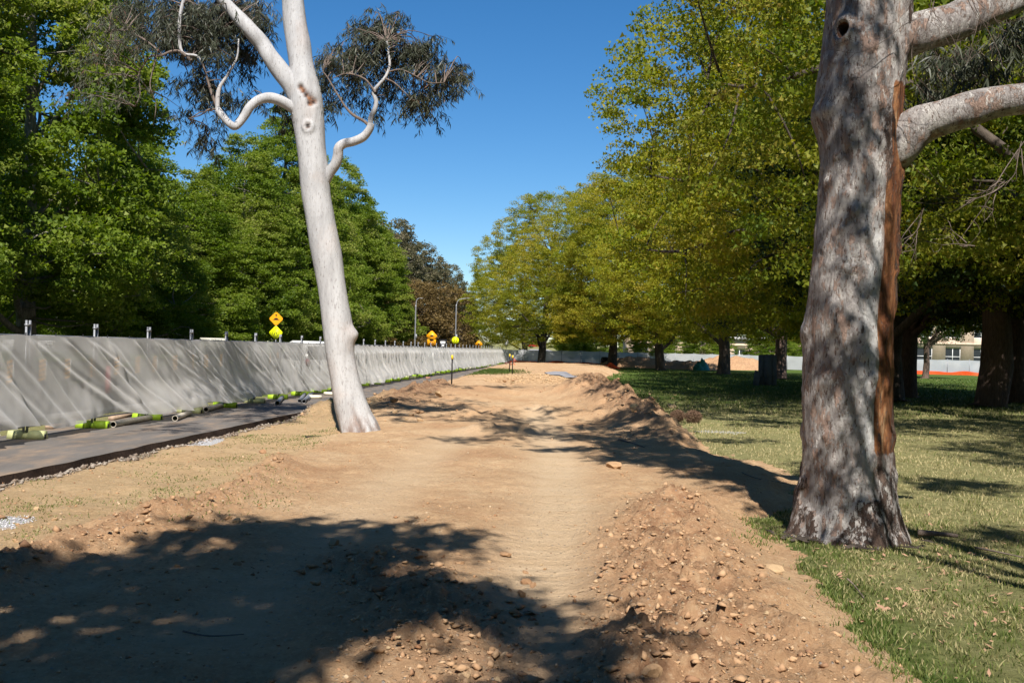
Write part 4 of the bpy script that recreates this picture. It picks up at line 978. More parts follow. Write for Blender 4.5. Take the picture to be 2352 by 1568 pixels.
def bmarks(v, d, ang, z, zb, disp):
    f_ = (d[:, 1] < .2)
    ang = ang+.32; aw = ang+.10*noise3(d[:, 0]*0, d[:, 1]*0, z*1.2, 5)+.05*noise3(v[:, 0]*6, v[:, 1]*6, z*3, 6)
    zz_ = z
    aw = aw+.22*noise3(v[:, 0]*1.5, v[:, 1]*1.5, z*2.3, 61)*sst(1.6, .6, aw); rust = sst(.62, .72, aw)*sst(-.55, -.2, noise3(v[:, 0]*5, v[:, 1]*5, z*1.5, 62))*sst(2.6, 1.6, aw)*(sst(3.9, 3.2, zz_)*sst(.7, 1.0, zz_)+.0)
    rust = np.maximum(rust, .85*sst(.75, .95, aw)*sst(4.5, 4.3, zz_)*sst(3.2, 3.5, zz_))
    rust = np.clip(rust+.55*sst(.15, .45, noise3(v[:, 0]*3, v[:, 1]*3, z*.9, 8)-.25)*sst(1.4, .2, zb), 0, 1)
    pale = np.exp(-((aw-.42)/.26)**2)*sst(3.4, 2.6, zz_)*sst(.3, .9, zz_)
    pn = noise3(v[:, 0]*3.3, v[:, 1]*3.3, z*1.5, 11)+.6*noise3(v[:, 0]*9, v[:, 1]*9, z*3.5, 12)
    plate = sst(.0, .16, pn*1.25*sst(1.7, .9, zb)+sst(1.3, .0, zb)*.80-.50-.55*sst(.7, 1.3, zb))
    plate = np.maximum(plate, sst(.35, .5, noise3(v[:, 0]*3, v[:, 1]*3, z*1.1, 13)*sst(.5, .9, aw)+.25*sst(.6, 1.0, aw)*sst(1.8, .8, zb))*sst(2.4, 1.6, zb))
    plate = np.maximum(plate, .9*sst(.95, 1.15, aw)*sst(-.1, .3, noise3(v[:, 0]*4, v[:, 1]*4, z*1.6, 67))*sst(.6, 1.2, zb))
    plate = np.maximum(plate, .6*sst(.55, .75, aw)*sst(1.2, .95, aw)*sst(.1, .4, noise3(v[:, 0]*4, v[:, 1]*4, z*1.3, 17)+.1)*sst(3.0, 3.3, zz_))
    disp = disp+.022*plate*(1+.8*noise3(v[:, 0]*12, v[:, 1]*12, z*5, 14))-.022*sst(.55, .75, aw)*sst(2.2, 1.4, aw)*sst(3.6, 3.0, zz_)
    # rough nodules
    w1 = noise3(v[:, 0]*7, v[:, 1]*7, z*5, 15); disp = disp+.014*np.maximum(0, w1-.35)*3+.006*noise3(v[:, 0]*22, v[:, 1]*22, z*14, 16)
    scar = np.zeros(len(v))
    for (x, y, rr, hollow) in KN:
        p = scar_pt(x, y, BY-.35); q0 = np.hypot(v[:, 0]/v[:, 1]-p[0]/p[1], (z-EYE)/v[:, 1]-(p[2]-EYE)/p[1])+10*(~f_); p = v[np.argmin(q0)]; q = np.linalg.norm((v-p)*np.array([1, 1, .8]), axis=1)
        if hollow:
            disp = disp+f_*(.045*np.exp(-((q-rr*1.0)/.045)**2)-.14*np.exp(-(q/.055)**4)); rust = np.maximum(rust, f_*np.exp(-(q/.068)**6))
            plate = plate*(1-f_*np.exp(-(q/.14)**4)); plate = np.maximum(plate, .6*f_*np.exp(-((q-.05)/.02)**2))
        else: disp = disp+f_*(.035*np.exp(-(q/rr)**2)-.03*np.exp(-(q/(rr*.35))**2)); plate = np.maximum(plate, .45*f_*np.exp(-(q/(rr*.3))**2))
    p = scar_pt(1882, 262, BY); q = np.linalg.norm((v-p)*np.array([1, .6, 1]), axis=1); disp = disp+.06*np.exp(-(q/.12)**2)
    fl = np.exp(-zb/.22); disp = disp+fl*.06*np.abs(np.sin(ang*4.5))
    return disp, dict(rust=rust, pale=pale*(1-rust), plate=np.clip(plate, 0, .50))
bt, bcs, brs = gum_trunk('trunk', br_, BY, BIG_GUM, bigt, 168, 12, .03, 8, bmarks, True)
BL = []
BL.append(limb(bigt, [(2005, 395), (2035, 365), (2062, 335), (2090, 305), (2125, 283), (2170, 268), (2220, 252), (2290, 236), (2352, 228), (2430, 215), (2540, 180)], BY, 105, 58, BIG_GUM, dY=[.1, 0, -.1, -.15, -.2, -.3, -.4, -.5, -.6, -.8, -1.0], n=32, k=8, wob=.012))
BL.append(limb(bigt, [(2030, 120), (2065, 95), (2100, 78), (2140, 66), (2190, 52), (2240, 30), (2300, 8), (2370, -30), (2460, -80)], BY, 105, 66, BIG_GUM, dY=[.1, 0, -.1, -.1, -.1, 0, .1, .3, .5], n=32, k=8, wob=.015))
for pts in ([(1990, -300), (1900, -500), (1780, -640), (1640, -720)], [(2000, -500), (2120, -700), (2300, -850)], [(1985, -700), (1960, -900), (1900, -1150)], [(1960, -560), (1850, -900), (1700, -1100)]):
    BL.append(limb(bigt, pts, BY, 40, 8, BIG_GUM, k=4, n=10, dY=[0, -.6, -1.2, -1.8][:len(pts)]))
# hanging foliage and bare twigs at the upper right
hang = [(2130, 190, 28, 60), (2170, 170, 30, 70), (2215, 150, 30, 75), (2260, 140, 35, 70), (2310, 110, 35, 70), (2200, 110, 30, 30), (2345, 150, 20, 70), (2115, 250, 10, 40), (2340, 60, 25, 30)]
gum_foliage(bigt, hang, BY+1.2, BL, .42, 95, .15, .16, .10, .40, .5, 41, conn=False)
tw = MB(); rng = np.random.default_rng(42)
def bare(x, y, dx, dy, n, Y, r0=.006):
    for _ in range(n):
        p = [(x+rng.normal()*6, y+rng.normal()*6)]; d = np.array([dx, dy])+rng.normal(size=2)*.35*math.hypot(dx, dy)
        for s__ in range(6): p.append((p[-1][0]+d[0]/6+rng.normal()*3, p[-1][1]+d[1]/6+rng.normal()*3)); d = d+rng.normal(size=2)*abs(d).max()*.25
        P_ = smooth_path([AT(a, b, Y+rng.normal()*.05) for a, b in p], 2); v_, f_, _c = tube(P_, np.linspace(r0, .0015, len(P_)), 4); tw.add(v_, f_)
        for q in (2, 3, 4):
            a, b = p[q]; e = [(a, b), (a+d[0]*.15+rng.normal()*14, b+d[1]*.15+rng.normal()*14), (a+d[0]*.3+rng.normal()*24, b+d[1]*.3+rng.normal()*24)]
            P_ = smooth_path([AT(a_, b_, Y) for a_, b_ in e], 2); v_, f_, _c = tube(P_, np.linspace(r0*.6, .001, len(P_)), 3); tw.add(v_, f_)
bare(2110, 55, -90, 170, 3, BY-.6, .004); bare(2140, 0, 30, 190, 4, BY-.6, .004); bare(2230, 0, 60, 140, 4, BY-.5, .004); bare(2300, 420, -150, 150, 4, BY+2, .008); bare(2352, 330, -120, 260, 3, BY+3, .009)
bare(2220, 560, -130, -60, 3, BY+2, .007); bare(2120, 480, -70, 130, 3, BY+1, .006)
mk('twigs', tw.mesh('twigs'), TWIG, bigt, kind='stuff')
rng = np.random.default_rng(51)
ext = shade_pts([(1470, 1000, 90, 25, 110), (1400, 965, 70, 14, 50), (1500, 955, 70, 20, 55), (1570, 1030, 80, 18, 50), (1440, 925, 60, 10, 36), (1340, 985, 50, 9, 14), (1290, 1005, 60, 7, 10), (1620, 1065, 50, 12, 18), (1400, 1030, 40, 10, 10), (1680, 985, 110, 7, 12), (1730, 950, 90, 6, 16), (2200, 1075, 130, 10, 22), (2280, 1000, 90, 14, 24), (2130, 960, 80, 14, 20), (2300, 1180, 80, 9, 8)], 10.5, 0)
gum_foliage(bigt, [], BY, BL, 1, 150, .26, .16, .20, .4, .6, 52, extra=ext, conn=False)

# --- gum behind the camera whose crown shades the foreground
backg = thing('gum_tree', 'tall gum tree standing behind the viewer, its crown shading the foreground dirt', 'tree', (0, 0, 0))
P_ = smooth_path([(-3.6, -6.0, 0), (-3.5, -6.0, 3), (-3.2, -5.8, 6), (-2.9, -5.2, 9.5), (-2.6, -4.6, 12)], 5)
mb = MB(); mb.tube(P_, np.linspace(.34, .10, len(P_)), 20, scar=0., foot=0.); mk('trunk', mb.mesh('trunk', True), WHITE_GUM, backg)
rng = np.random.default_rng(61)
ext = shade_pts([(560, 1235, 290, 55, 66), (240, 1300, 280, 60, 44), (700, 1310, 330, 60, 60), (840, 1215, 160, 45, 32), (430, 1430, 260, 55, 52), (90, 1520, 170, 50, 24), (980, 1320, 190, 36, 26), (1160, 1345, 110, 24, 14), (1330, 1430, 60, 26, 8), (800, 1390, 160, 34, 16), (560, 1500, 120, 24, 7), (1300, 1520, 90, 24, 8), (1130, 1560, 110, 14, 5), (650, 1180, 150, 24, 22), (1030, 1195, 60, 14, 6), (300, 1560, 150, 18, 5), (60, 1290, 90, 18, 12)], 8.6, 0, .22)
gum_foliage(backg, [], 1, [P_[8:]], 1, 98, .24, .17, .24, .4, .6, 62, extra=ext, conn=False)
rng = np.random.default_rng(63)
lb = MB()
for q in [ext[int(a)] for a in rng.integers(0, len(ext), 26)]:
    s0 = P_[int(rng.integers(9, len(P_)))]; mid = (np.array(q)+s0)/2+rng.normal(size=3)*.3; pp = smooth_path([s0, mid, q], 5); v_, f_, _c = tube(pp, np.linspace(.07, .015, len(pp)), 6); lb.add(v_, f_, scar=0., foot=0.)
mk('limbs', lb.mesh('limbs', True), WHITE_GUM, backg)
# sparse boughs above the frame dappling the big trunk
dap = thing('gum_tree', 'slender gum beside the viewer whose boughs dapple the big gum trunk', 'tree', (0, 0, 0))
P_ = smooth_path([(5.6, -1.5, 0), (5.5, -1.3, 3), (5.1, -.6, 6), (4.6, .5, 8.5), (4.0, 2.0, 10.5)], 5)
mb = MB(); mb.tube(P_, np.linspace(.22, .06, len(P_)), 16, scar=0., foot=0.)
mk('trunk', mb.mesh('trunk', True), WHITE_GUM, dap)
rng = np.random.default_rng(71); ext = []; lb = MB()
for k_ in range(24):
    y = rng.uniform(250, 1180); x = rng.uniform(1860, 2040); p = Vector(AT(x, y, BY-.4)); t = rng.uniform(4.2, 6.5)/math.sin(SUN_EL)
    q = p-LD*t; ext.append(tuple(q))
    if k_ % 3 == 0:
        s0 = P_[int(rng.integers(10, len(P_)))]; pp = smooth_path([s0, (np.array(q)+s0)/2+rng.normal(size=3)*.25, q, np.array(q)+rng.normal(size=3)*.5], 5); v_, f_, _c = tube(pp, np.linspace(.05, .012, len(pp)), 6); lb.add(v_, f_, scar=0., foot=0.)
mk('limbs', lb.mesh('limbs', True), WHITE_GUM, dap)
gum_foliage(dap, [], 1, [P_], 1, 70, .20, .16, .2, .4, .6, 72, extra=ext, conn=False)
rng = np.random.default_rng(81)

# ------------------------------------------------------------------ temporary fence with shade cloth
FX = lambda Y: -9.62+.072*Y
fence = thing('temporary_fence', 'long temporary fence draped in pale shade cloth beside the footpath', 'fence', (FX(9), 9, 0))
f0 = np.array([FX(9), 9, 0]); a_f = math.atan(.072); FD = np.array([math.sin(a_f), math.cos(a_f), 0]); FN = np.array([math.cos(a_f), -math.sin(a_f), 0])
Lf = (120-9)/math.cos(a_f); PITCH_F = 2.4
b1 = (np.array(G(103, 1010))[1]-9)/math.cos(a_f); s_first = b1 % PITCH_F
SP = np.arange(s_first-.0, Lf, PITCH_F)
post_mb = MB(); post_mb.tube([(0, 0, .10), (0, 0, 2.06)], .021, 10); post_me = post_mb.mesh('post', True); post_me.materials.append(GALV)
clamp_mb = MB(); clamp_mb.box((0, 0, 0), (.05, .16, .035)); clamp_me = clamp_mb.mesh('clamp'); clamp_me.materials.append(GALV)
rail_mb = MB(); rail_mb.tube([(0, .06, 1.80), (0, PITCH_F-.06, 1.80)], .016, 8); rail_me = rail_mb.mesh('rail', True); rail_me.materials.append(GALV)
wm = MB()
for k_ in range(1, 38): wm.box((0, k_*PITCH_F/38, 1.0), (.004, .004, 1.56))
for k_ in range(1, 12): wm.box((.004, PITCH_F/2, .22+k_*.13), (.004, PITCH_F-.1, .004))
wire_me = wm.mesh('wire_mesh'); wire_me.materials.append(GALV)
for n_, s_ in enumerate(SP):
    for dd in (-.055, .055):
        o = mk('post', post_me, None, fence, tuple(FD*(s_+dd))); 
    o = mk('clamp', clamp_me, None, fence, tuple(FD*s_+np.array([0, 0, 1.98]))); o.rotation_euler = (0, 0, -a_f)
    o = mk('rail', rail_me, None, fence, tuple(FD*s_)); o.rotation_euler = (0, 0, -a_f)
    o = mk('rail', rail_me, None, fence, tuple(FD*s_+np.array([0, 0, -1.58]))); o.rotation_euler = (0, 0, -a_f)
    if n_ < 14:
        o = mk('wire_mesh', wire_me, None, fence, tuple(FD*s_), kind='stuff'); o.rotation_euler = (0, 0, -a_f)
# cloth, one sheet per three panels, hung from ties
def cloth_sheet(s0, s1, ns, nh, seed):
    S, T = np.meshgrid(np.linspace(s0, s1, ns), np.linspace(0, 1, nh), indexing='ij')     # T 0 top 1 bottom
    nearb = sst(40, 24, S)                                     # smoother near end
    tie = np.abs(((S*1.02+.15*noise2(S*.7, 0*S, 4)) % 1.0)-.5)*2    # 1 at a tie
    sh = S-(.95+.5*noise2(S*.30, 0*S, 6))*T*nearb+.2*T*noise2(S*.9, T*1.3, 7)
    r1 = 1-np.abs(noise2(sh*.95, T*.35, 11)); r2 = 1-np.abs(noise2(sh*3.1, T*.5+5, 12)); r3 = noise2(sh*.55, T*.7, 13)
    r4 = 1-np.abs(noise2(S*4.8+T*noise2(S*.8, 0*S, 2), T*.6+2, 14))
    env = sst(0, .25, T)
    wrk = .5+.5*noise2(S*.22, 0*S, 33)
    out = .05+.25*T+env*((.12+.17*T)*(r1**2.0)*wrk+.028*r2**2*T+.16*r3*T)*(.5+.5*nearb)+env*(1-nearb)*(.13*r4**1.8+.09*r2**2)
    swag = (1-tie)*(.07*np.exp(-(T/.18)**2))*(1-.65*nearb)
    out = out+.10*np.exp(-((T-.22)/.13)**2)*(1-tie)*(.15+.55*(1-nearb))*np.maximum(0, .5+noise2(S*.9, T*0, 15))
    bil = sst(.55, 1.0, T)*(.13+.10*noise2(S*.30, 0*S, 16)+.06*noise2(S*1.1, 0*S, 17)); out = out+bil
    for k__ in range(int(s0)-3, int(s1)+2):
        q_ = np.array([float(k__)]); rn = float(_h(q_, q_*0, q_*0, 91)[0]); rn2 = float(_h(q_, q_*0+3, q_*0, 92)[0])
        for w_, mm, A_ in ((.05, .35+1.3*rn, .05+.05*rn2), (.09, .9+1.2*rn2, .04+.05*rn)):
            x_ = (S-(k__+.3*rn)-mm*T*1.7)/(w_+.10*T); out = out+A_*np.exp(-x_**2)*sst(0, .12, T)*(.35+.65*T)*(.25+.75*nearb)-A_*.6*np.exp(-(x_-1.6)**2)*sst(0, .12, T)*nearb*(.35+.65*T)
    hem = .21+.08*noise2(S*.45, 0*S, 18)+.05*noise2(S*1.7, 0*S, 19)+.05*(1-nearb)
    top = 1.815-swag
    Z = top+(np.maximum(hem, .06)-top)*T
    out = out+.016*noise2(S*6, T*5, 20)*T*.6
    P = f0+FD*S[..., None]+FN*out[..., None]; P[..., 2] = Z
    P = P-f0
    k = np.arange(ns-1)[:, None]*nh+np.arange(nh-1)[None]
    mb = MB(); mb.add(P.reshape(-1, 3), np.stack([k, k+1, k+nh+1, k+nh], -1).reshape(-1, 4))
    o = mk('shade_cloth', mb.mesh('shade_cloth', True), CLOTH, fence); return o
s_ = 0.0
while s_ < Lf-.5:
    L_ = 4*PITCH_F; e = min(s_+L_, Lf); dens = 26 if s_ < 45 else 20
    cloth_sheet(s_-.03, e, int((e-s_)*dens), 46 if s_ < 45 else 34, 1); s_ = e
# ties
tie_mb = MB(); 
for k_ in range(int(Lf/0.98)): 
    p = FD*(k_*.98+.3)+FN*.03; tie_mb.box((p[0], p[1], 1.80), (.012, .012, .10), -a_f)
mk('cable_ties', tie_mb.mesh('cable_ties'), BLACK, fence, kind='stuff')

# fence feet
def foot_mesh():
    mb = MB()
    for sx in (-1, 1):
        L_ = .27; x0 = sx*.175
        v = np.array([(-L_/2, -.115, 0), (L_/2, -.115, 0), (L_/2, .115, 0), (-L_/2, .115, 0), (-L_/2+.012, -.085, .14), (L_/2-.012, -.085, .14), (L_/2-.012, .085, .14), (-L_/2+.012, .085, .14)])+np.array([x0, 0, 0])
        mb.add(v, [(0, 3, 2, 1), (4, 5, 6, 7), (0, 1, 5, 4), (1, 2, 6, 5), (2, 3, 7, 6), (3, 0, 4, 7)])
    mb.box((0, 0, .05), (.10, .17, .095))
    return mb.mesh('block')
def hole_mesh():
    mb = MB(); mb.box((.308, 0, .045), (.012, .06, .085)); return mb.mesh('hand_slot')
hm = hole_mesh(); hm.materials.append(BLACK)
cols = {0: PALEGREEN, 3: PALEGREEN, 5: PALEGREEN, 20: PALEGREEN, 27: CREAM, 28: PALEGREEN, 29: CREAM, 34: CREAM, 36: CREAM, 38: CREAM, 16: PALEGREEN}
fm = {}
pos_words = ['nearest', 'second', 'third', 'fourth', 'fifth', 'sixth', 'seventh', 'eighth', 'ninth']
nvis = 0
for n_, s_ in enumerate(SP):
    Yf = 9+s_*math.cos(a_f)
    k_ = n_-int(round((b1-s_first)/PITCH_F))
    m_ = cols.get(k_, LIME)
    if m_.name not in fm:
        me = foot_mesh(); me.materials.append(m_); fm[m_.name] = me
    cn = {'lime_plastic': 'lime green', 'faded_green_plastic': 'faded pale green', 'cream_plastic': 'cream'}[m_.name]
    if 0 <= k_ < 9: lab = f'{cn} plastic fence foot on the footpath, {pos_words[k_]} from the left edge'
    else: lab = f'{cn} plastic fence foot in the distant line under the shade cloth'
    p = f0+FD*s_+FN*.0+FN*(.03*rng.normal())
    t_ = thing('fence_foot', lab, 'fence foot', (p[0], p[1], .015), -a_f+rng.normal()*.06, 'plastic feet under the temporary fence')
    mk('block', fm[m_.name], None, t_); mk('hand_slot', hm, None, t_)

# loose pipes, timber and bricks on the path
def pipe(x1, y1, x2, y2, dpx, label, zoff=0.0, mat=PVC):
    r_ = dpx*.40/2287*G(x1, y1)[1]; a = np.array(G(x1, y1, .015+r_+zoff)); b = np.array(G(x2, y2, .015+r_+zoff)); c_ = (a+b)/2
    t_ = thing('pipe', label, 'pipe', (c_[0], c_[1], .015+zoff), 0, 'loose plastic pipes beside the fence')
    c0 = np.array([c_[0], c_[1], .015+zoff]); n = 16; P = np.linspace(a, b, 5)-c0; v, f, cp = tube(P, r_, n)
    mb = MB(); mb.add(v, f); v2, f2, _c = tube(P, r_*.84, n); mb.add(v2, f2[:, ::-1])
    for e in (0, 4):
        k = np.arange(n); kk = (k+1) % n; mb.f.append(np.stack([e*n+k, e*n+kk, 5*n+e*n+kk, 5*n+e*n+k], 1))
    mk('pipe_wall', mb.mesh('pipe_wall', True), mat, t_)
pipe(260, 974, 350, 957, 17, 'long cream pipe between the second and third fence feet')
pipe(402, 960, 436, 947, 16, 'short cracked pipe lying open end forward on the path')
pipe(473, 940, 520, 927, 14, 'split pipe leaning by the fifth fence foot')
pipe(637, 925, 648, 912, 13, 'short grey pipe pointing at the viewer near the pipe bundle', mat=GALV)
pipe(688, 920, 700, 905, 11, 'left dark bore pipe of the bundle on the path', mat=GALV)
pipe(698, 921, 712, 906, 11, 'middle pipe of the bundle on the path', mat=GALV)
pipe(706, 917, 718, 902, 9, 'right slim pipe of the bundle on the path', mat=GALV)
pipe(705, 911, 738, 911, 10, 'white pipe left of the gum trunk beneath the cloth', mat=CREAM)
pipe(770, 904, 745, 903, 9, 'white pipe partly behind the gum trunk', mat=CREAM)
def plank(x1, y1, x2, y2, w_, t__, label, mat=WOOD, z=.015, name='timber', cat='timber'):
    a = np.array(G(x1, y1, z)); b = np.array(G(x2, y2, z)); c_ = (a+b)/2; L_ = np.linalg.norm(b-a); rz = math.atan2(b[1]-a[1], b[0]-a[0])
    mb = MB(); mb.box((0, 0, t__/2), (L_, w_, t__)); o = mk(name, mb.mesh(name), mat, loc=(c_[0], c_[1], z)); o.rotation_euler = (0, 0, rz); return tag(o, label, cat)
plank(112, 985, 190, 967, .14, .09, 'rough brown timber left of the second fence foot')
plank(255, 965, 330, 948, .12, .08, 'brown timber lying behind the second fence foot')
plank(400, 944, 445, 934, .10, .07, 'dark timber offcut behind the pale fence foot')
for (x, y, lab) in [(738, 896, 'red brick standing near the gum trunk under the fence'), (1072, 0, ''), (983, 872, 'pale red brick sitting on a fence foot beyond the gum')]:
    if not y: continue
    p = G(x, y, .1); mb = MB(); mb.box((0, 0, .05), (.23, .11, .10)); o = mk('brick', mb.mesh('brick'), BRICK, loc=(p[0], p[1], .15 if x > 900 else .02)); o.rotation_euler = (0, 0, .4); tag(o, lab, 'brick')
plank(700, 1007, 778, 1008, .03, .05, 'thin black edging strip lying on the verge beside the white gum', BLACK, .03, 'edging_strip', 'edging strip')
plank(1012, 883, 1088, 874, .06, .04, 'silver metal channel on the ground behind the single picket, lower of two', GALV, .02, 'metal_channel', 'metal channel')
plank(1006, 888, 1070, 881, .06, .04, 'silver metal channel on the ground behind the single picket, upper of two', GALV, .03, 'metal_channel', 'metal channel')

# hazard boards on the road behind the cloth
hb = None
def hazard_board():
    t_ = thing('hazard_board', 'x', 'road marker', (0, 0, 0), 0)
    mb = MB(); mb.box((0, .02, .85), (.22, .02, .62)); mk('board', mb.mesh('board'), WHITE, t_)
    mb = MB()
    for k in range(5):
        z0 = .57+k*.125; mb.add([(-.10, .006, z0), (.10, .006, z0+.07), (.10, .006, z0+.135), (-.10, .006, z0+.065)], [(0, 1, 2, 3)])
    mk('stripe_band', mb.mesh('stripe_band'), HAZ, t_)
    mb = MB(); mb.add([(-.10, .008, .55), (.10, .008, .55), (.10, .008, 1.15), (-.10, .008, 1.15)], [(0, 1, 2, 3)]); mk('dark_ground', mb.mesh('dark_ground'), HAZD, t_)
    mb = MB(); mb.box((0, .04, .28), (.06, .03, .56)); mb.box((0, .04, .03), (.40, .30, .05)); mk('base', mb.mesh('base'), BLACK, t_)
    return t_
HB0 = hazard_board(); first = True
hxs = [(22, 860), (97, 858), (155, 855), (213, 852), (268, 850), (316, 848), (355, 846), (402, 843), (440, 842), (473, 842), (508, 842), (566, 848), (620, 846), (637, 846), (665, 845), (683, 845)]
for k_, (x, y) in enumerate(hxs):
    Yh = -10.8/ray(x, 850)[0]*-1 if False else 10.9/-(ray(x, 850)[0]+.072)
    p = (ray(x, 850)[0]*Yh, Yh, .006)
    lab = f'orange and black striped board seen through the cloth, number {k_+1} from the left' if k_ < 3 else 'orange and black striped board seen through the shade cloth'
    lab = ['leftmost orange and black striped board seen through the cloth', 'striped board just right of the leftmost one behind the cloth', 'striped board third from the left behind the cloth'][k_] if k_ < 3 else 'orange and black striped board seen through the shade cloth further along'
    if first: HB0.location = p; HB0['label'] = lab; HB0['group'] = 'striped boards behind the shade cloth'; HB0.rotation_euler = (0, 0, -.35); first = False
    else: dup(HB0, p, -.35+rng.normal()*.1, (rng.choice([1, 1, .5]), 1, 1), lab, 'striped boards behind the shade cloth')
for (x, y, lab) in [(249, 862, 'red bollard glimpsed through the shade cloth at the left'), (679, 836, 'red bollard seen through thin cloth left of the gum trunk')]:
    Yh = 10.9/-(ray(x, 850)[0]+.072); pz = AT(x, y, Yh); mb = MB(); mb.tube([(0, 0, 0), (0, 0, .25), (0, 0, .8), (0, 0, .9)], [.12, .09, .085, .05], 14)
    o = mk('bollard', mb.mesh('bollard', True), RED, loc=(pz[0], pz[1], .006)); tag(o, lab, 'bollard')

# ------------------------------------------------------------------ far fence
def far_fence(p0, p1, label, hgt=1.78, mesh_on=True, pitch=2.4):
    p0 = np.array(p0, float); p1 = np.array(p1, float); L_ = np.linalg.norm(p1-p0); d = (p1-p0)/L_; nn = np.array([d[1], -d[0], 0])
    if nn[1] > 0: nn = -nn
    t_ = thing('mesh_fence', label, 'fence', tuple(p0)); n = int(L_/pitch)
    pm = MB(); pm.tube([(0, 0, 0), (0, 0, hgt+.12)], .03, 6); pme = pm.mesh('post'); pme.materials.append(GALV)
    for k in range(n+1): mk('post', pme, None, t_, tuple(d*k*pitch+nn*.06))
    S, T = np.meshgrid(np.linspace(0, L_, int(L_*5)), np.linspace(0, 1, 10), indexing='ij')
    out = .03+.07*noise2(S*1.1+T*.8, T, 3)*np.sin(T*3.1)
    P = d*S[..., None]+nn*out[..., None]; P[..., 2] += .08+(hgt-.05*np.abs(np.sin(S*math.pi/pitch)))*(1-T)*.965
    k = np.arange(S.shape[0]-1)[:, None]*10+np.arange(9)[None]
    mb = MB(); mb.add(P.reshape(-1, 3), np.stack([k, k+1, k+11, k+10], -1).reshape(-1, 4)); mk('shade_cloth', mb.mesh('shade_cloth', True), CLOTH_FAR, t_)
    if mesh_on:
        S, T = np.meshgrid(np.linspace(0, L_, int(L_*3)), np.linspace(0, 1, 4), indexing='ij'); P = d*S[..., None]+nn*(.35+.08*noise2(S, T, 5))[..., None]; P[..., 2] += (.45+.12*noise2(S*.6, S*0, 8))*(1-T)
        k = np.arange(S.shape[0]-1)[:, None]*4+np.arange(3)[None]
        mb = MB(); mb.add(P.reshape(-1, 3), np.stack([k, k+1, k+5, k+4], -1).reshape(-1, 4)); mk('safety_mesh', mb.mesh('safety_mesh'), ORMESH, t_)
    return t_
far_fence((-1.0, 121.5, -.02), (32, 126, -.02), 'white clothed fence closing the far end of the lawn with red mesh at its foot')
far_fence((32.4, 126, -.02), (46, 124, -.02), 'stretch of white clothed fence seen between the far oaks at the right', mesh_on=False)
far_fence((46.5, 118, -.02), (75, 112, -.02), 'white clothed fence with orange mesh in front of the sandstone building')

# spoil piles on the lawn's far side
def mound(cx, cy, rx_, ry_, hh, label, seed, mat=None):
    n = 40; a = np.linspace(-1, 1, n); A, B = np.meshgrid(a, a, indexing='ij'); q = np.clip(1-np.hypot(A, B), 0, 1)
    Z = .62*hh*(1-(1-q)**2.2)*(1+.38*fbm2(A*2.6+seed, B*2.6, 4, seed))+.10*fbm2(A*9, B*9, 2, seed+1)*(q > 0)-.03
    Z = np.where(q > 0, Z, -.06); k = np.arange(n-1)[:, None]*n+np.arange(n-1)[None]
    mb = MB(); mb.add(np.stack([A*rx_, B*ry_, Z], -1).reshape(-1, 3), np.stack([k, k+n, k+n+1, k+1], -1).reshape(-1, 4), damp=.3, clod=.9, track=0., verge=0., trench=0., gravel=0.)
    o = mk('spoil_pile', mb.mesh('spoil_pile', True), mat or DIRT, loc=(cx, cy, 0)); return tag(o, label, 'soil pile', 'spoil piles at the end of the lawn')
for k_, (x, y, w_, h_, lab) in enumerate([(1478, 845, 110, 1.7, 'ochre spoil pile left of the slim oak trunk'), (1570, 848, 90, 1.3, 'low brown spoil pile right of the slim oak trunk'), (1618, 850, 70, 1.2, 'small spoil pile beside the teal sheet'), (1700, 850, 120, 2.0, 'tallest brown spoil pile left of the grey sheets'), (1850, 848, 110, 1.6, 'brown spoil pile glimpsed left of the big gum trunk')]):
    p = G(x, y); mound(p[0], p[1]+4, w_/2287*p[1]*1.0, 3.5, h_, lab, k_+3)
# teal sheet lump and black pipe ring
p = G(1611, 850); n = 24; A, B = np.meshgrid(np.linspace(-1, 1, n), np.linspace(-1, 1, n), indexing='ij'); q = np.clip(1-np.hypot(A, B), 0, 1)
mb = MB(); k = np.arange(n-1)[:, None]*n+np.arange(n-1)[None]; mb.add(np.stack([A*.9, B*.6, .9*q**.5*(1+.7*noise2(A*3.3, B*3.3, 3))], -1).reshape(-1, 3), np.stack([k, k+n, k+n+1, k+1], -1).reshape(-1, 4))
tag(mk('tarp', mb.mesh('tarp'), TEAL, loc=(p[0], p[1], 0)), 'crumpled teal sheet lying by the spoil piles', 'tarp')
p = G(1385, 842); mb = MB(); a = np.linspace(0, 2*math.pi, 17); mb.tube([(0, 0, .6), (1.6, .5, .6)], .55, 16); tag(mk('culvert_pipe', mb.mesh('culvert_pipe', True), BLACK, loc=(p[0], p[1]+1, 0)), 'short black culvert pipe left of the leaning oak trunk', 'pipe')
mb = MB(); k_ = 18; A, B = np.meshgrid(np.linspace(-1, 1, k_), np.linspace(-1, 1, k_), indexing='ij'); q = np.clip(1-np.hypot(A, B), 0, 1); k = np.arange(k_-1)[:, None]*k_+np.arange(k_-1)[None]
mb.add(np.stack([A*1.2, B*.7, .45*q*(1+.8*noise2(A*4, B*4, 3))+.02], -1).reshape(-1, 3), np.stack([k, k+k_, k+k_+1, k+1], -1).reshape(-1, 4)); p = G(1398, 846)
tag(mk('mesh_bundle', mb.mesh('mesh_bundle'), ORMESH, loc=(p[0], p[1]-1, 0)), 'crumpled heap of orange red safety mesh at the left oak trunk', 'safety mesh')

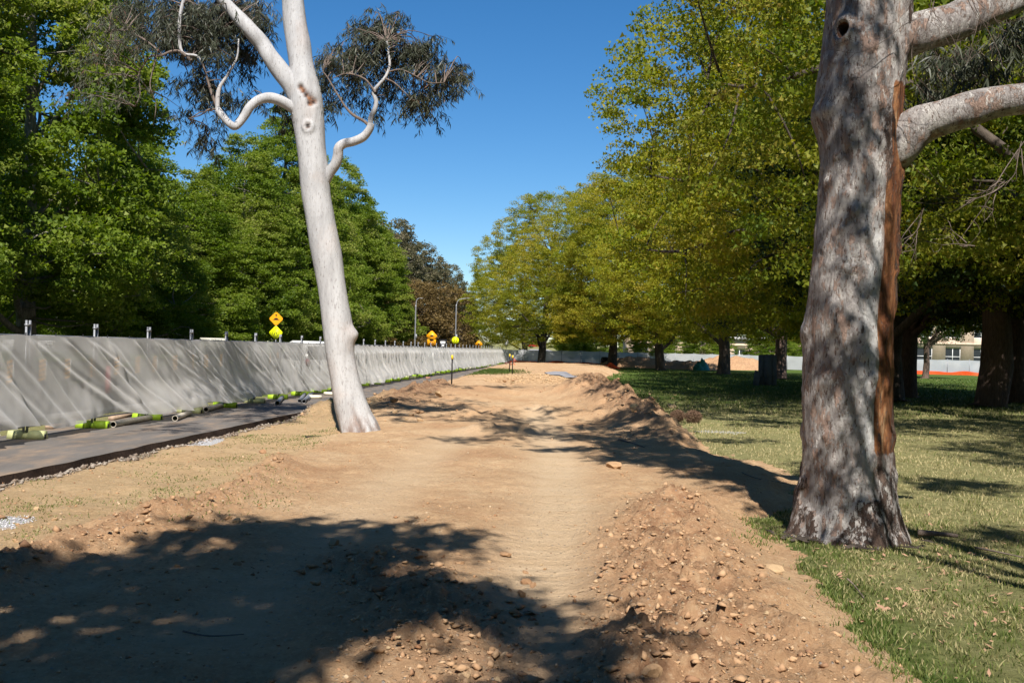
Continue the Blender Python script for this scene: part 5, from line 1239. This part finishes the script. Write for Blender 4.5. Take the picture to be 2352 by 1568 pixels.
# grey sheets stacked upright on the lawn
p = G(1762, 885); t_ = thing('cement_sheets', 'stack of tall dark grey sheets standing upright on the shaded lawn', 'sheets', (p[0], p[1], 0), 0)
for (dx, dy, w_, h_, tilt) in [(-.34, 0, .40, 1.80, .04), (.02, -.04, .46, 1.82, .05), (.36, .05, .42, 1.80, .03)]:
    mb = MB(); mb.box((0, 0, h_/2), (w_-.02, .05, h_)); o = mk('sheet', mb.mesh('sheet'), PANELGREY, t_, (dx, dy, 0)); o.rotation_euler = (-tilt, 0, .1*dx)
mb = MB(); mb.box((0, 0, .42), (.42, .04, .9)); o = mk('leaning_sheet', mb.mesh('leaning_sheet'), PANELGREY, t_, (-.72, -.22, 0)); o.rotation_euler = (-.15, .26, .4)

# root balls, sticks, geotextile
for k_, (x, y, rp, lab) in enumerate([(1556, 967, 18, 'fibrous brown root clod nearer the spoil ridge'), (1592, 972, 21, 'larger fibrous brown root clod on the dry lawn')]):
    p = on(x, y); rr = rp/2287*p[1]; nn_ = 3500; d = nrm(rng.normal(size=(nn_, 3))); c0 = d*rr*rng.uniform(.5, 1, (nn_, 1)); t = nrm(rng.normal(size=(nn_, 3)))*rr*.16; s2 = nrm(np.cross(t, rng.normal(size=(nn_, 3))))*.0045
    mb = MB(); mb.add(np.stack([c0-t, c0+s2, c0+t, c0-s2], 1)*np.array([1, 1, .8]), np.arange(nn_)[:, None]*4+np.array([[0, 1, 2, 3]]))
    tag(mk('root_clod', mb.mesh('root_clod'), simple(f'root_fibre_{"ab"[k_]}', (.16, .10, .065), .95, 0, .3, 20), loc=(p[0], p[1], p[2]+rr*.7)), lab, 'root clod')
def stick(pts, r_, lab, mat=TWIG):
    P_ = [np.array(on(x, y, r_+dz)) for x, y, dz in pts]; c0 = P_[0]; mb = MB(); P2 = smooth_path([q-c0 for q in P_], 4); mb.tube(P2, np.linspace(r_, r_*.5, len(P2)), 6)
    tag(mk('stick', mb.mesh('stick', True), mat, loc=tuple(c0)), lab, 'stick')
stick([(1975, 1250, .01), (1992, 1238, .06), (2010, 1240, .06), (2030, 1252, .0)], .009, 'curved grey stick arching at the foot of the big gum', GALV)
stick([(1945, 1345, .05), (1962, 1352, .02), (1985, 1375, 0)], .008, 'short dark twig on the grass below the big gum')
stick([(2108, 1238, .03), (2150, 1240, .03), (2200, 1243, .02)], .035, 'thick weathered branch lying right of the big gum base')
stick([(1420, 1012, .01), (1450, 1020, .01), (1480, 1030, .01)], .018, 'thin brown root across the shaded dirt left of the dip')
stick([(2240, 1262, .01), (2290, 1272, .01), (2350, 1285, .01)], .012, 'pinkish brown stick on the lawn at the right edge')
stick([(420, 1455, .01), (480, 1466, .01), (560, 1462, .01)], .006, 'thin dark twig in the deep foreground shade')
stick([(1700, 1085, .01), (1735, 1100, .01), (1800, 1112, .01)], .008, 'bare twig on the bank left of the big gum')
def sheet_on(pts, z, lab, mat, name='geotextile'):
    W_ = [on(x, y, z) for x, y in pts]; c0 = np.mean(np.array(W_), 0); n = len(W_); mb = MB(); v = [np.array(q)-c0 for q in W_]+[np.array([0, 0, .08])]
    mb.add(v, [(k, (k+1) % n, n) for k in range(n)]); tag(mk(name, mb.mesh(name), mat, loc=tuple(c0)), lab, 'ground sheet')
sheet_on([(1250, 857), (1275, 854), (1300, 855), (1315, 864), (1330, 868), (1300, 869), (1285, 863), (1262, 862)], .05, 'crumpled grey geotextile on the far dirt', GEOTEX)

# bark flakes round the big gum foot
for k_ in range(14):
    a = rng.uniform(-2.2, .9); rr = rng.uniform(.62, .78); x = bcs[3][0]+rr*math.sin(a+.4); y = bcs[3][1]-rr*math.cos(a+.4)
    mb = MB(); L_ = rng.uniform(.05, .16); mb.add([(-L_, -.02, 0), (L_, -.025, .01), (L_, .02, .02), (-L_, .025, .01), (0, 0, .03)], [(0, 1, 4), (1, 2, 4), (2, 3, 4), (3, 0, 4)])
    o = mk('bark_strip', mb.mesh('bark_strip'), DARK_BARK, loc=(x, y, hz(x, y)+.015)); o.rotation_euler = (0, 0, rng.uniform(0, 3)); tag(o, 'curled strip of shed bark at the foot of the big gum', 'bark', 'shed bark strips round the big gum')

# ------------------------------------------------------------------ pickets with yellow caps
def picket(x, y0, y1, lab):
    p = on(x, y0); hgt = (y0-y1)/2287*p[1]*1.0
    t_ = thing('star_picket', lab, 'picket', p, 0, 'black pickets with yellow caps')
    t_.rotation_euler = (0, rng.normal()*.02, .3); mb = MB(); r_ = .028
    for a in (0, 2.094, 4.19): mb.box((math.cos(a)*r_*.5, math.sin(a)*r_*.5, hgt/2-.05), (r_*1.1, .012, hgt), a)
    mk('stake', mb.mesh('stake'), BLACK, t_)
    mb = MB(); mb.tube([(0, 0, hgt-.13), (0, 0, hgt+.015), (0, 0, hgt+.03)], [.045, .045, .03], 12); mk('cap', mb.mesh('cap'), YELLOWCAP, t_); return p, hgt
picket(1037, 888, 817, 'single black picket with yellow cap standing before the clothed fence')
pa, ha = picket(1170, 856, 814, 'left of two pickets joined by red tape, yellow cap')
pb, hb_ = picket(1177, 857, 817, 'right of two pickets joined by red tape, yellow cap')
mb = MB()
A_ = np.array(pa); B_ = np.array(pb)
for k_ in range(3):
    z0 = rng.uniform(.4, 1.0)*.8; z1 = z0+rng.normal()*.15; P_ = smooth_path([A_+[0, -.05, z0], (A_+B_)/2+[rng.normal()*.05, -.08, (z0+z1)/2-.12], B_+[.04, -.05, z1], B_+[.1+.08*rng.random(), -.1, z1-.1]], 4)
    up = np.array([0, 0, .022]); n = len(P_); mb.add(np.concatenate([P_-up-A_, P_+up-A_]), [(q, q+1, n+q+1, n+q) for q in range(n-1)])
tag(mk('barrier_tape', mb.mesh('barrier_tape'), ORMESH, loc=tuple(A_)), 'tangled red orange tape strung between two pickets', 'tape')

# ------------------------------------------------------------------ signs
def poly_obj(name, pts, z, mat, parent, y=0.0, thick=0.0):
    """flat shape in the x/z plane facing the viewer"""
    mb = MB(); n = len(pts); v = [(a, y, b) for a, b in pts]
    if thick: v += [(a, y+thick, b) for a, b in pts]
    mb.add(v, [tuple(range(n))])
    if thick:
        k = np.arange(n); kk = (k+1) % n; mb.f.append(np.stack([k, k+n, kk+n, kk], 1)); mb.f.append(np.array([tuple(range(2*n-1, n-1, -1))]))
    return mk(name, mb.mesh(name), mat, parent, (0, 0, z))
def text_obj(s, size, parent, loc, mat, name='lettering', spacing=1.0):
    c = bpy.data.curves.new(name, 'FONT'); c.body = s; c.size = size; c.align_x = 'CENTER'; c.align_y = 'CENTER'; c.extrude = .002; c.space_character = spacing
    o = bpy.data.objects.new(name, c); C.objects.link(o); bpy.context.view_layer.update()
    me = bpy.data.meshes.new_from_object(o.evaluated_get(bpy.context.evaluated_depsgraph_get())); bpy.data.objects.remove(o); me.materials.clear(); me.materials.append(mat)
    o = mk(name, me, None, parent, loc); o.rotation_euler = (R(90), 0, 0); return o
dia = lambda s: [(0, -s), (s, 0), (0, s), (-s, 0)]
def rdia(s, c=.12):
    k = s*c; return [(-k, -s+k), (k, -s+k), (s-k, -k), (s-k, k), (k, s-k), (-k, s-k), (-s+k, k), (-s+k, -k)]
hump = [(-.55, -.12), (.55, -.12), (.33, -.04), (.2, .12), (0, .18), (-.2, .12), (-.33, -.04)]
arrow = [(-.05, .0), (.05, .0), (.05, .18), (.17, .18), (0, .34), (-.17, .18), (-.05, .18)]
sc_ = lambda pts, s, dz=0: [(a*s, b*s+dz) for a, b in pts]
def sign_post(x, Y, ztop, lab, name='road_sign'):
    p = AT(x, 780, Y); t_ = thing(name, lab, 'road sign', (p[0], p[1], 0))
    mb = MB(); mb.tube([(0, .04, 0), (0, .04, ztop)], .03, 8); mk('pole', mb.mesh('pole'), GALV, t_); return t_
YS = 52.0
c1 = AT(634, 732, YS)[2]; c2 = AT(633, 764, YS)[2]; s1 = 17/2287*YS
t_ = sign_post(633, YS, c1+.1, 'orange speed hump diamond above a yellow green crossing diamond, left of the white gum')
f = poly_obj('hump_plate', rdia(s1), c1, ORANGE, t_, 0, .02); poly_obj('border', [(a*.99, b*.99) for a, b in rdia(s1)], 0, ORANGE, f, -.002)
poly_obj('hump_symbol', sc_(hump, s1*1.0, -.02), 0, BLACK, f, -.006); poly_obj('arrow_symbol', sc_(arrow, s1*1.05, s1*.28), 0, BLACK, f, -.006)
f = poly_obj('crossing_plate', rdia(s1), c2, LIMESIGN, t_, 0, .02)
ring = MB(); a = np.linspace(0, 2*math.pi, 33)[:-1]; n = 32; ring.add(np.concatenate([np.stack([.40*s1*np.cos(a), 0*a-.006, .40*s1*np.sin(a)-.08*s1], 1), np.stack([.45*s1*np.cos(a), 0*a-.006, .45*s1*np.sin(a)-.08*s1], 1)]), [(k, (k+1) % n, n+(k+1) % n, n+k) for k in range(n)]); mk('ring_symbol', ring.mesh('ring_symbol'), BLACK, f)
legs = [[(-.26, -.34), (-.16, -.30), (-.02, .08), (-.12, .14)], [(.26, -.34), (.16, -.30), (.02, .08), (.12, .14)]]
for L_ in legs: poly_obj('legs_symbol', sc_(L_, s1), 0, BLACK, f, -.007)
poly_obj('arrow_symbol', sc_(arrow, s1*.8, s1*.45), 0, BLACK, f, -.006)
def hump20(x, y1, y2, Y, spx, lab):
    z1 = AT(x, y1, Y)[2]; z2 = AT(x, y2, Y)[2]; s_ = spx/2287*Y; t_ = sign_post(x, Y, z1, lab)
    f = poly_obj('hump_plate', rdia(s_), z1, ORANGE, t_, 0, .02); poly_obj('hump_symbol', sc_(hump, s_, .0), 0, BLACK, f, -.008)
    w_ = s_*.72; h_ = s_*.52; f = poly_obj('speed_plate', [(-w_, -h_), (w_, -h_), (w_, h_), (-w_, h_)], z2, ORANGE, t_, 0, .02); text_obj('20', s_*1.0, f, (0, -.01, 0), BLACK)
hump20(991.5, 771.5, 786, 95, 13.5, 'orange speed hump diamond over a 20 plate between the two lamp posts')
hump20(1100, 790, 803, 135, 9.5, 'small distant orange hump sign over a plate right of the second lamp post')
# lamp posts
def lamp_post(x, ytop, Y, arm, lab, disc=False):
    base = AT(x, 790, Y); zt = AT(x+3, ytop, Y)[2]; t_ = thing('lamp_post', lab, 'lamp post', (base[0], base[1], -.02))
    P_ = smooth_path([(0, 0, 0), (0, 0, zt-1.3), (0.02, 0, zt-.75), (arm*.16, 0, zt-.25), (arm*.45, 0, zt-.05), (arm, 0, zt+.05)], 5); mb = MB(); mb.tube(P_, np.linspace(.085, .03, len(P_)), 10); mk('pole', mb.mesh('pole', True), GALV, t_)
    mb = MB(); mb.box((arm+.15, 0, zt+.05), (.45, .18, .06)); mk('lamp_head', mb.mesh('lamp_head'), GALV, t_)
    mb = MB(); mb.box((.12, -.05, zt*.42), (.16, .16, .5)); mk('control_box', mb.mesh('control_box'), GALV, t_)
    if disc:
        rr = 8.2/2287*Y; zc = AT(x, 781, Y)[2]; a = np.linspace(0, 2*math.pi, 25)[:-1]; f = poly_obj('crossing_disc', [(rr*math.cos(q), rr*math.sin(q)) for q in a], zc, LIMESIGN, t_, -.20, .03)
        for L_ in legs: poly_obj('legs_symbol', sc_(L_, rr*1.6, .06), 0, BLACK, f, -.21)
lamp_post(953, 685, 108, .40, 'grey lamp post with short arm, left of two beyond the fence')
lamp_post(1046, 685, 112, 1.15, 'grey lamp post with longer arm and round yellow crossing disc', True)
# park name sign
YN = 44.0; p = AT(490, 781, YN); t_ = thing('park_sign', 'low cream board lettered NATIONAL TRIANGLE under the plane trees', 'sign', (p[0], p[1], 0)); zt = AT(490, 776, YN)[2]
wS = 60/2287*YN; mb = MB(); mb.box((0, 0, zt-.35), (wS, .08, .7)); mk('board', mb.mesh('board'), SIGNCREAM, t_)
mb = MB(); mb.box((-wS*.4, .01, (zt-.7)/2), (.08, .07, zt-.7)); mb.box((wS*.4, .01, (zt-.7)/2), (.08, .07, zt-.7)); mk('legs', mb.mesh('legs'), GALV, t_)
text_obj('NATIONAL TRIANGLE', .098, t_, (-.12, -.046, zt-.09), BLACK, spacing=1.05)
# black totem sign with white emblem
YT = 125; p = AT(1017, 797, YT); zt = AT(1017, 779, YT)[2]; t_ = thing('totem_sign', 'black upright totem sign with white emblem beyond the fence', 'sign', (p[0], p[1], -.02))
mb = MB(); mb.box((0, 0, zt/2), (1.0, .2, zt)); mk('panel', mb.mesh('panel'), BLACK, t_)
mb = MB(); mb.box((0, -.11, zt-.42), (.62, .02, .36)); mb.box((0, -.11, zt-.78), (.34, .02, .26)); mb.box((-.28, -.11, zt-1.75), (.30, .02, .28)); mk('emblem', mb.mesh('emblem'), WHITE, t_)
# small white parking sign and blue sign beyond the fence
p = AT(1163, 782, 150); t_ = sign_post(1163, 150, AT(1163, 768, 150)[2], 'two small white and red signs on a post beyond the far fence corner')
mb = MB(); z_ = AT(1163, 774, 150)[2]; mb.box((0, 0, z_), (.42, .02, .85)); mk('upper_plate', mb.mesh('upper_plate'), WHITE, t_); mb = MB(); z_ = AT(1163, 787, 150)[2]; mb.box((0, 0, z_), (.5, .02, 1.0)); mk('lower_plate', mb.mesh('lower_plate'), WHITE, t_)
ring = MB(); z_ = AT(1163, 772, 150)[2]; ring.add(np.concatenate([np.stack([.10*np.cos(a), 0*a-.02, .10*np.sin(a)+z_], 1), np.stack([.16*np.cos(a), 0*a-.02, .16*np.sin(a)+z_], 1)]), [(k, (k+1) % 24, 24+(k+1) % 24, 24+k) for k in range(24)]); mk('ban_ring', ring.mesh('ban_ring'), RED, t_)
t_ = sign_post(1244, 150, AT(1244, 796, 150)[2], 'small blue sign with white arrow above the far fence')
z_ = AT(1244, 796, 150)[2]; f = poly_obj('plate', [(-.40, -.38), (.40, -.38), (.40, .42), (-.40, .42)], z_, BLUE, t_, 0, .02); poly_obj('arrow_symbol', [(-.22, .2), (.2, .1), (.05, .02), (.2, -.22), (.1, -.28), (-.05, -.05), (-.2, -.1)], 0, WHITE, f, -.01)
# give way triangle in the distance
p = AT(1168+75, 0, 1)
# ------------------------------------------------------------------ vehicles
def car(loc, rz, paint, lab, L_=4.5, W_=1.85, Hh=1.72, van=False):
    t_ = thing('parked_car', lab, 'car', loc, rz)
    prof = [(-L_/2, .35), (-L_/2+.02, .75), (-L_/2+.15, .98), (-L_*.22, 1.08), (-L_*.10, Hh-.12), (0.02*L_, Hh), (L_*.34, Hh-.03), (L_*.44, Hh-.20), (L_/2-.03, 1.0), (L_/2, .6), (L_/2-.05, .32)]
    if van: prof[3] = (-L_*.38, 1.15); prof[4] = (-L_*.27, Hh-.1)
    n = len(prof); sl = [(-.5, .86), (-.46, 1.0), (.46, 1.0), (.5, .86)]; v = []
    for (yy, sc) in sl:
        for (xx, zz) in prof:
            inset = 1-.16*max(0, (zz-1.0)/(Hh-1.0)); v.append((xx*(.985 if abs(yy) > .49 else 1), yy*W_*inset, .34+(zz-.34)*(sc if abs(yy) > .49 else 1) if zz > 1 else zz))
    mb = MB(); mb.add(v, [(s_*n+k, s_*n+(k+1) % n, (s_+1)*n+(k+1) % n, (s_+1)*n+k) for s_ in range(3) for k in range(n)]); mb.f.append(np.array([tuple(range(n))[::-1]])); mb.f.append(np.array([tuple(range(3*n, 4*n))]))
    mk('body', mb.mesh('body', True), paint, t_)
    for sgn in (-1, 1):
        mb = MB(); yy = sgn*W_*.492; ft = 1-.16*.85
        mb.add([(prof[3][0]+.25, yy, 1.08), (L_*.40, yy, 1.08), (L_*.36, yy*ft, Hh-.17), (prof[4][0]+.12, yy*ft, Hh-.17)], [(0, 1, 2, 3)]); mk('side_window', mb.mesh('side_window'), GLASS, t_)
        for wx in (-L_*.31, L_*.30):
            mb = MB(); P_ = np.array([(wx, sgn*(W_/2-.22), .33), (wx, sgn*(W_/2+.01), .33)]); mb.tube(P_, .33, 20); w_o = mk('wheel', mb.mesh('wheel'), BLACK, t_); mb = MB(); mb.tube(P_+np.array([0, sgn*.012, 0]), .19, 14); mk('rim', mb.mesh('rim'), GALV, w_o)
        mb = MB(); mb.box((L_/2-.03, sgn*W_*.40, .95), (.10, .18, .30)); mk('tail_light', mb.mesh('tail_light'), RED, t_)
        mb = MB(); mb.box((-L_/2+.06, sgn*W_*.36, .78), (.12, .32, .16)); mk('headlight', mb.mesh('headlight'), GLASS, t_)
    mb = MB(); mb.add([(-L_*.22-.02, -W_*.42, 1.12), (-L_*.22-.02, W_*.42, 1.12), (prof[4][0]-.03, W_*.36, Hh-.16), (prof[4][0]-.03, -W_*.36, Hh-.16)], [(0, 1, 2, 3)]); mk('windscreen', mb.mesh('windscreen'), GLASS, t_)
    mb = MB(); mb.add([(L_*.485+.03, -W_*.40, 1.08), (L_*.485+.03, W_*.40, 1.08), (L_*.44+.03, W_*.36, Hh-.25), (L_*.44+.03, -W_*.36, Hh-.25)], [(0, 1, 2, 3)]); mk('rear_window', mb.mesh('rear_window'), GLASS, t_)
    return t_
CARW = simple('white_car_paint', (.80, .80, .78), .2, 0, .02); CARR = simple('red_car_paint', (.35, .02, .02), .25, 0, .05)
Yc = 48; xc = AT(705, 790, Yc)[0]
car((xc, Yc, .01), R(-90)-.07+R(35), CARW, 'white car on the road, only its roof showing above the fence left of the gum', 4.8, 1.95, 1.93)
p = AT(1005, 795, 140); car((p[0], p[1], 0), 1.2, CARW, 'distant white car between the lamp posts')
p = AT(1232, 786, 262); car((p[0], 262, 2.3), .1, CARR, 'distant red car on the rise beyond the far fence', van=True)

# ------------------------------------------------------------------ buildings
def block_building(name, lab, loc, rz, W_, Hh, D, wall, cols_, rows_, ww, wh, z0, zp, band=True):
    t_ = thing(name, lab, 'building', loc, rz)
    # wall built of piers and spandrels round the openings
    mb = MB(); xs_ = [(-W_/2+(k+.5)*W_/cols_) for k in range(cols_)]; zs_ = [z0+r_*zp for r_ in range(rows_)]
    ed = [-W_/2]+[q for x in xs_ for q in (x-ww/2, x+ww/2)]+[W_/2]
    for k in range(0, len(ed)-1, 2): mb.box(((ed[k]+ed[k+1])/2, .2, Hh/2), (ed[k+1]-ed[k], .4, Hh))
    for x in xs_:
        lo = 0
        for z in zs_+[None]:
            hi = z if z is not None else Hh; mb.box((x, .2, (lo+hi)/2), (ww, .398, hi-lo)); lo = (z+wh) if z is not None else 0
    mb.box((0, D/2+.4, Hh/2), (W_-.05, D, Hh-.05)); mk('wall', mb.mesh('wall'), wall, t_)
    if band:
        for z in [zs_[0]+wh+.7]+([Hh-.4] if rows_ > 1 else []):
            mb = MB(); mb.box((0, -.06, z), (W_+.1, .14, .35)); mk('string_course', mb.mesh('string_course'), wall, t_)
    pane = MB(); pane.add([(-ww/2, .28, 0), (ww/2, .28, 0), (ww/2, .28, wh), (-ww/2, .28, wh)], [(0, 1, 2, 3)]); pm_ = pane.mesh('pane'); pm_.materials.append(GLASS)
    fr = MB(); 
    for x in (-ww/2+.04, 0, ww/2-.04): fr.box((x, .24, wh/2), (.09, .06, wh))
    for z in (.04, wh*.38, wh-.04): fr.box((0, .235, z), (ww, .055, .09))
    fm_ = fr.mesh('window'); fm_.materials.append(WHITE)
    for x in xs_:
        for z in zs_: o = mk('window', fm_, None, t_, (x, 0, z)); mk('pane', pm_, None, o)
    mb = MB(); mb.box((0, D/2, Hh+.25), (W_+.8, D+1.2, .5)); mk('roof', mb.mesh('roof'), GREYWALL, t_); return t_
block_building('sandstone_building', 'sandstone office building with white framed windows behind the grove at right', (84, 168, -.2), 0, 62, 17, 18, SAND, 13, 4, 2.6, 2.4, 1.6, 4.1)
block_building('low_building', 'low pale sandstone building glimpsed beyond the far fence', (36, 176, -.2), 0, 30, 4.6, 12, SAND, 7, 1, 2.0, 1.6, 1.4, 4.0)
block_building('grey_building', 'pale grey building glimpsed through the plane trees at the left', (-62, 128, -.2), 0, 54, 10, 14, GREYWALL, 12, 2, 2.4, 1.8, 1.6, 4.2)
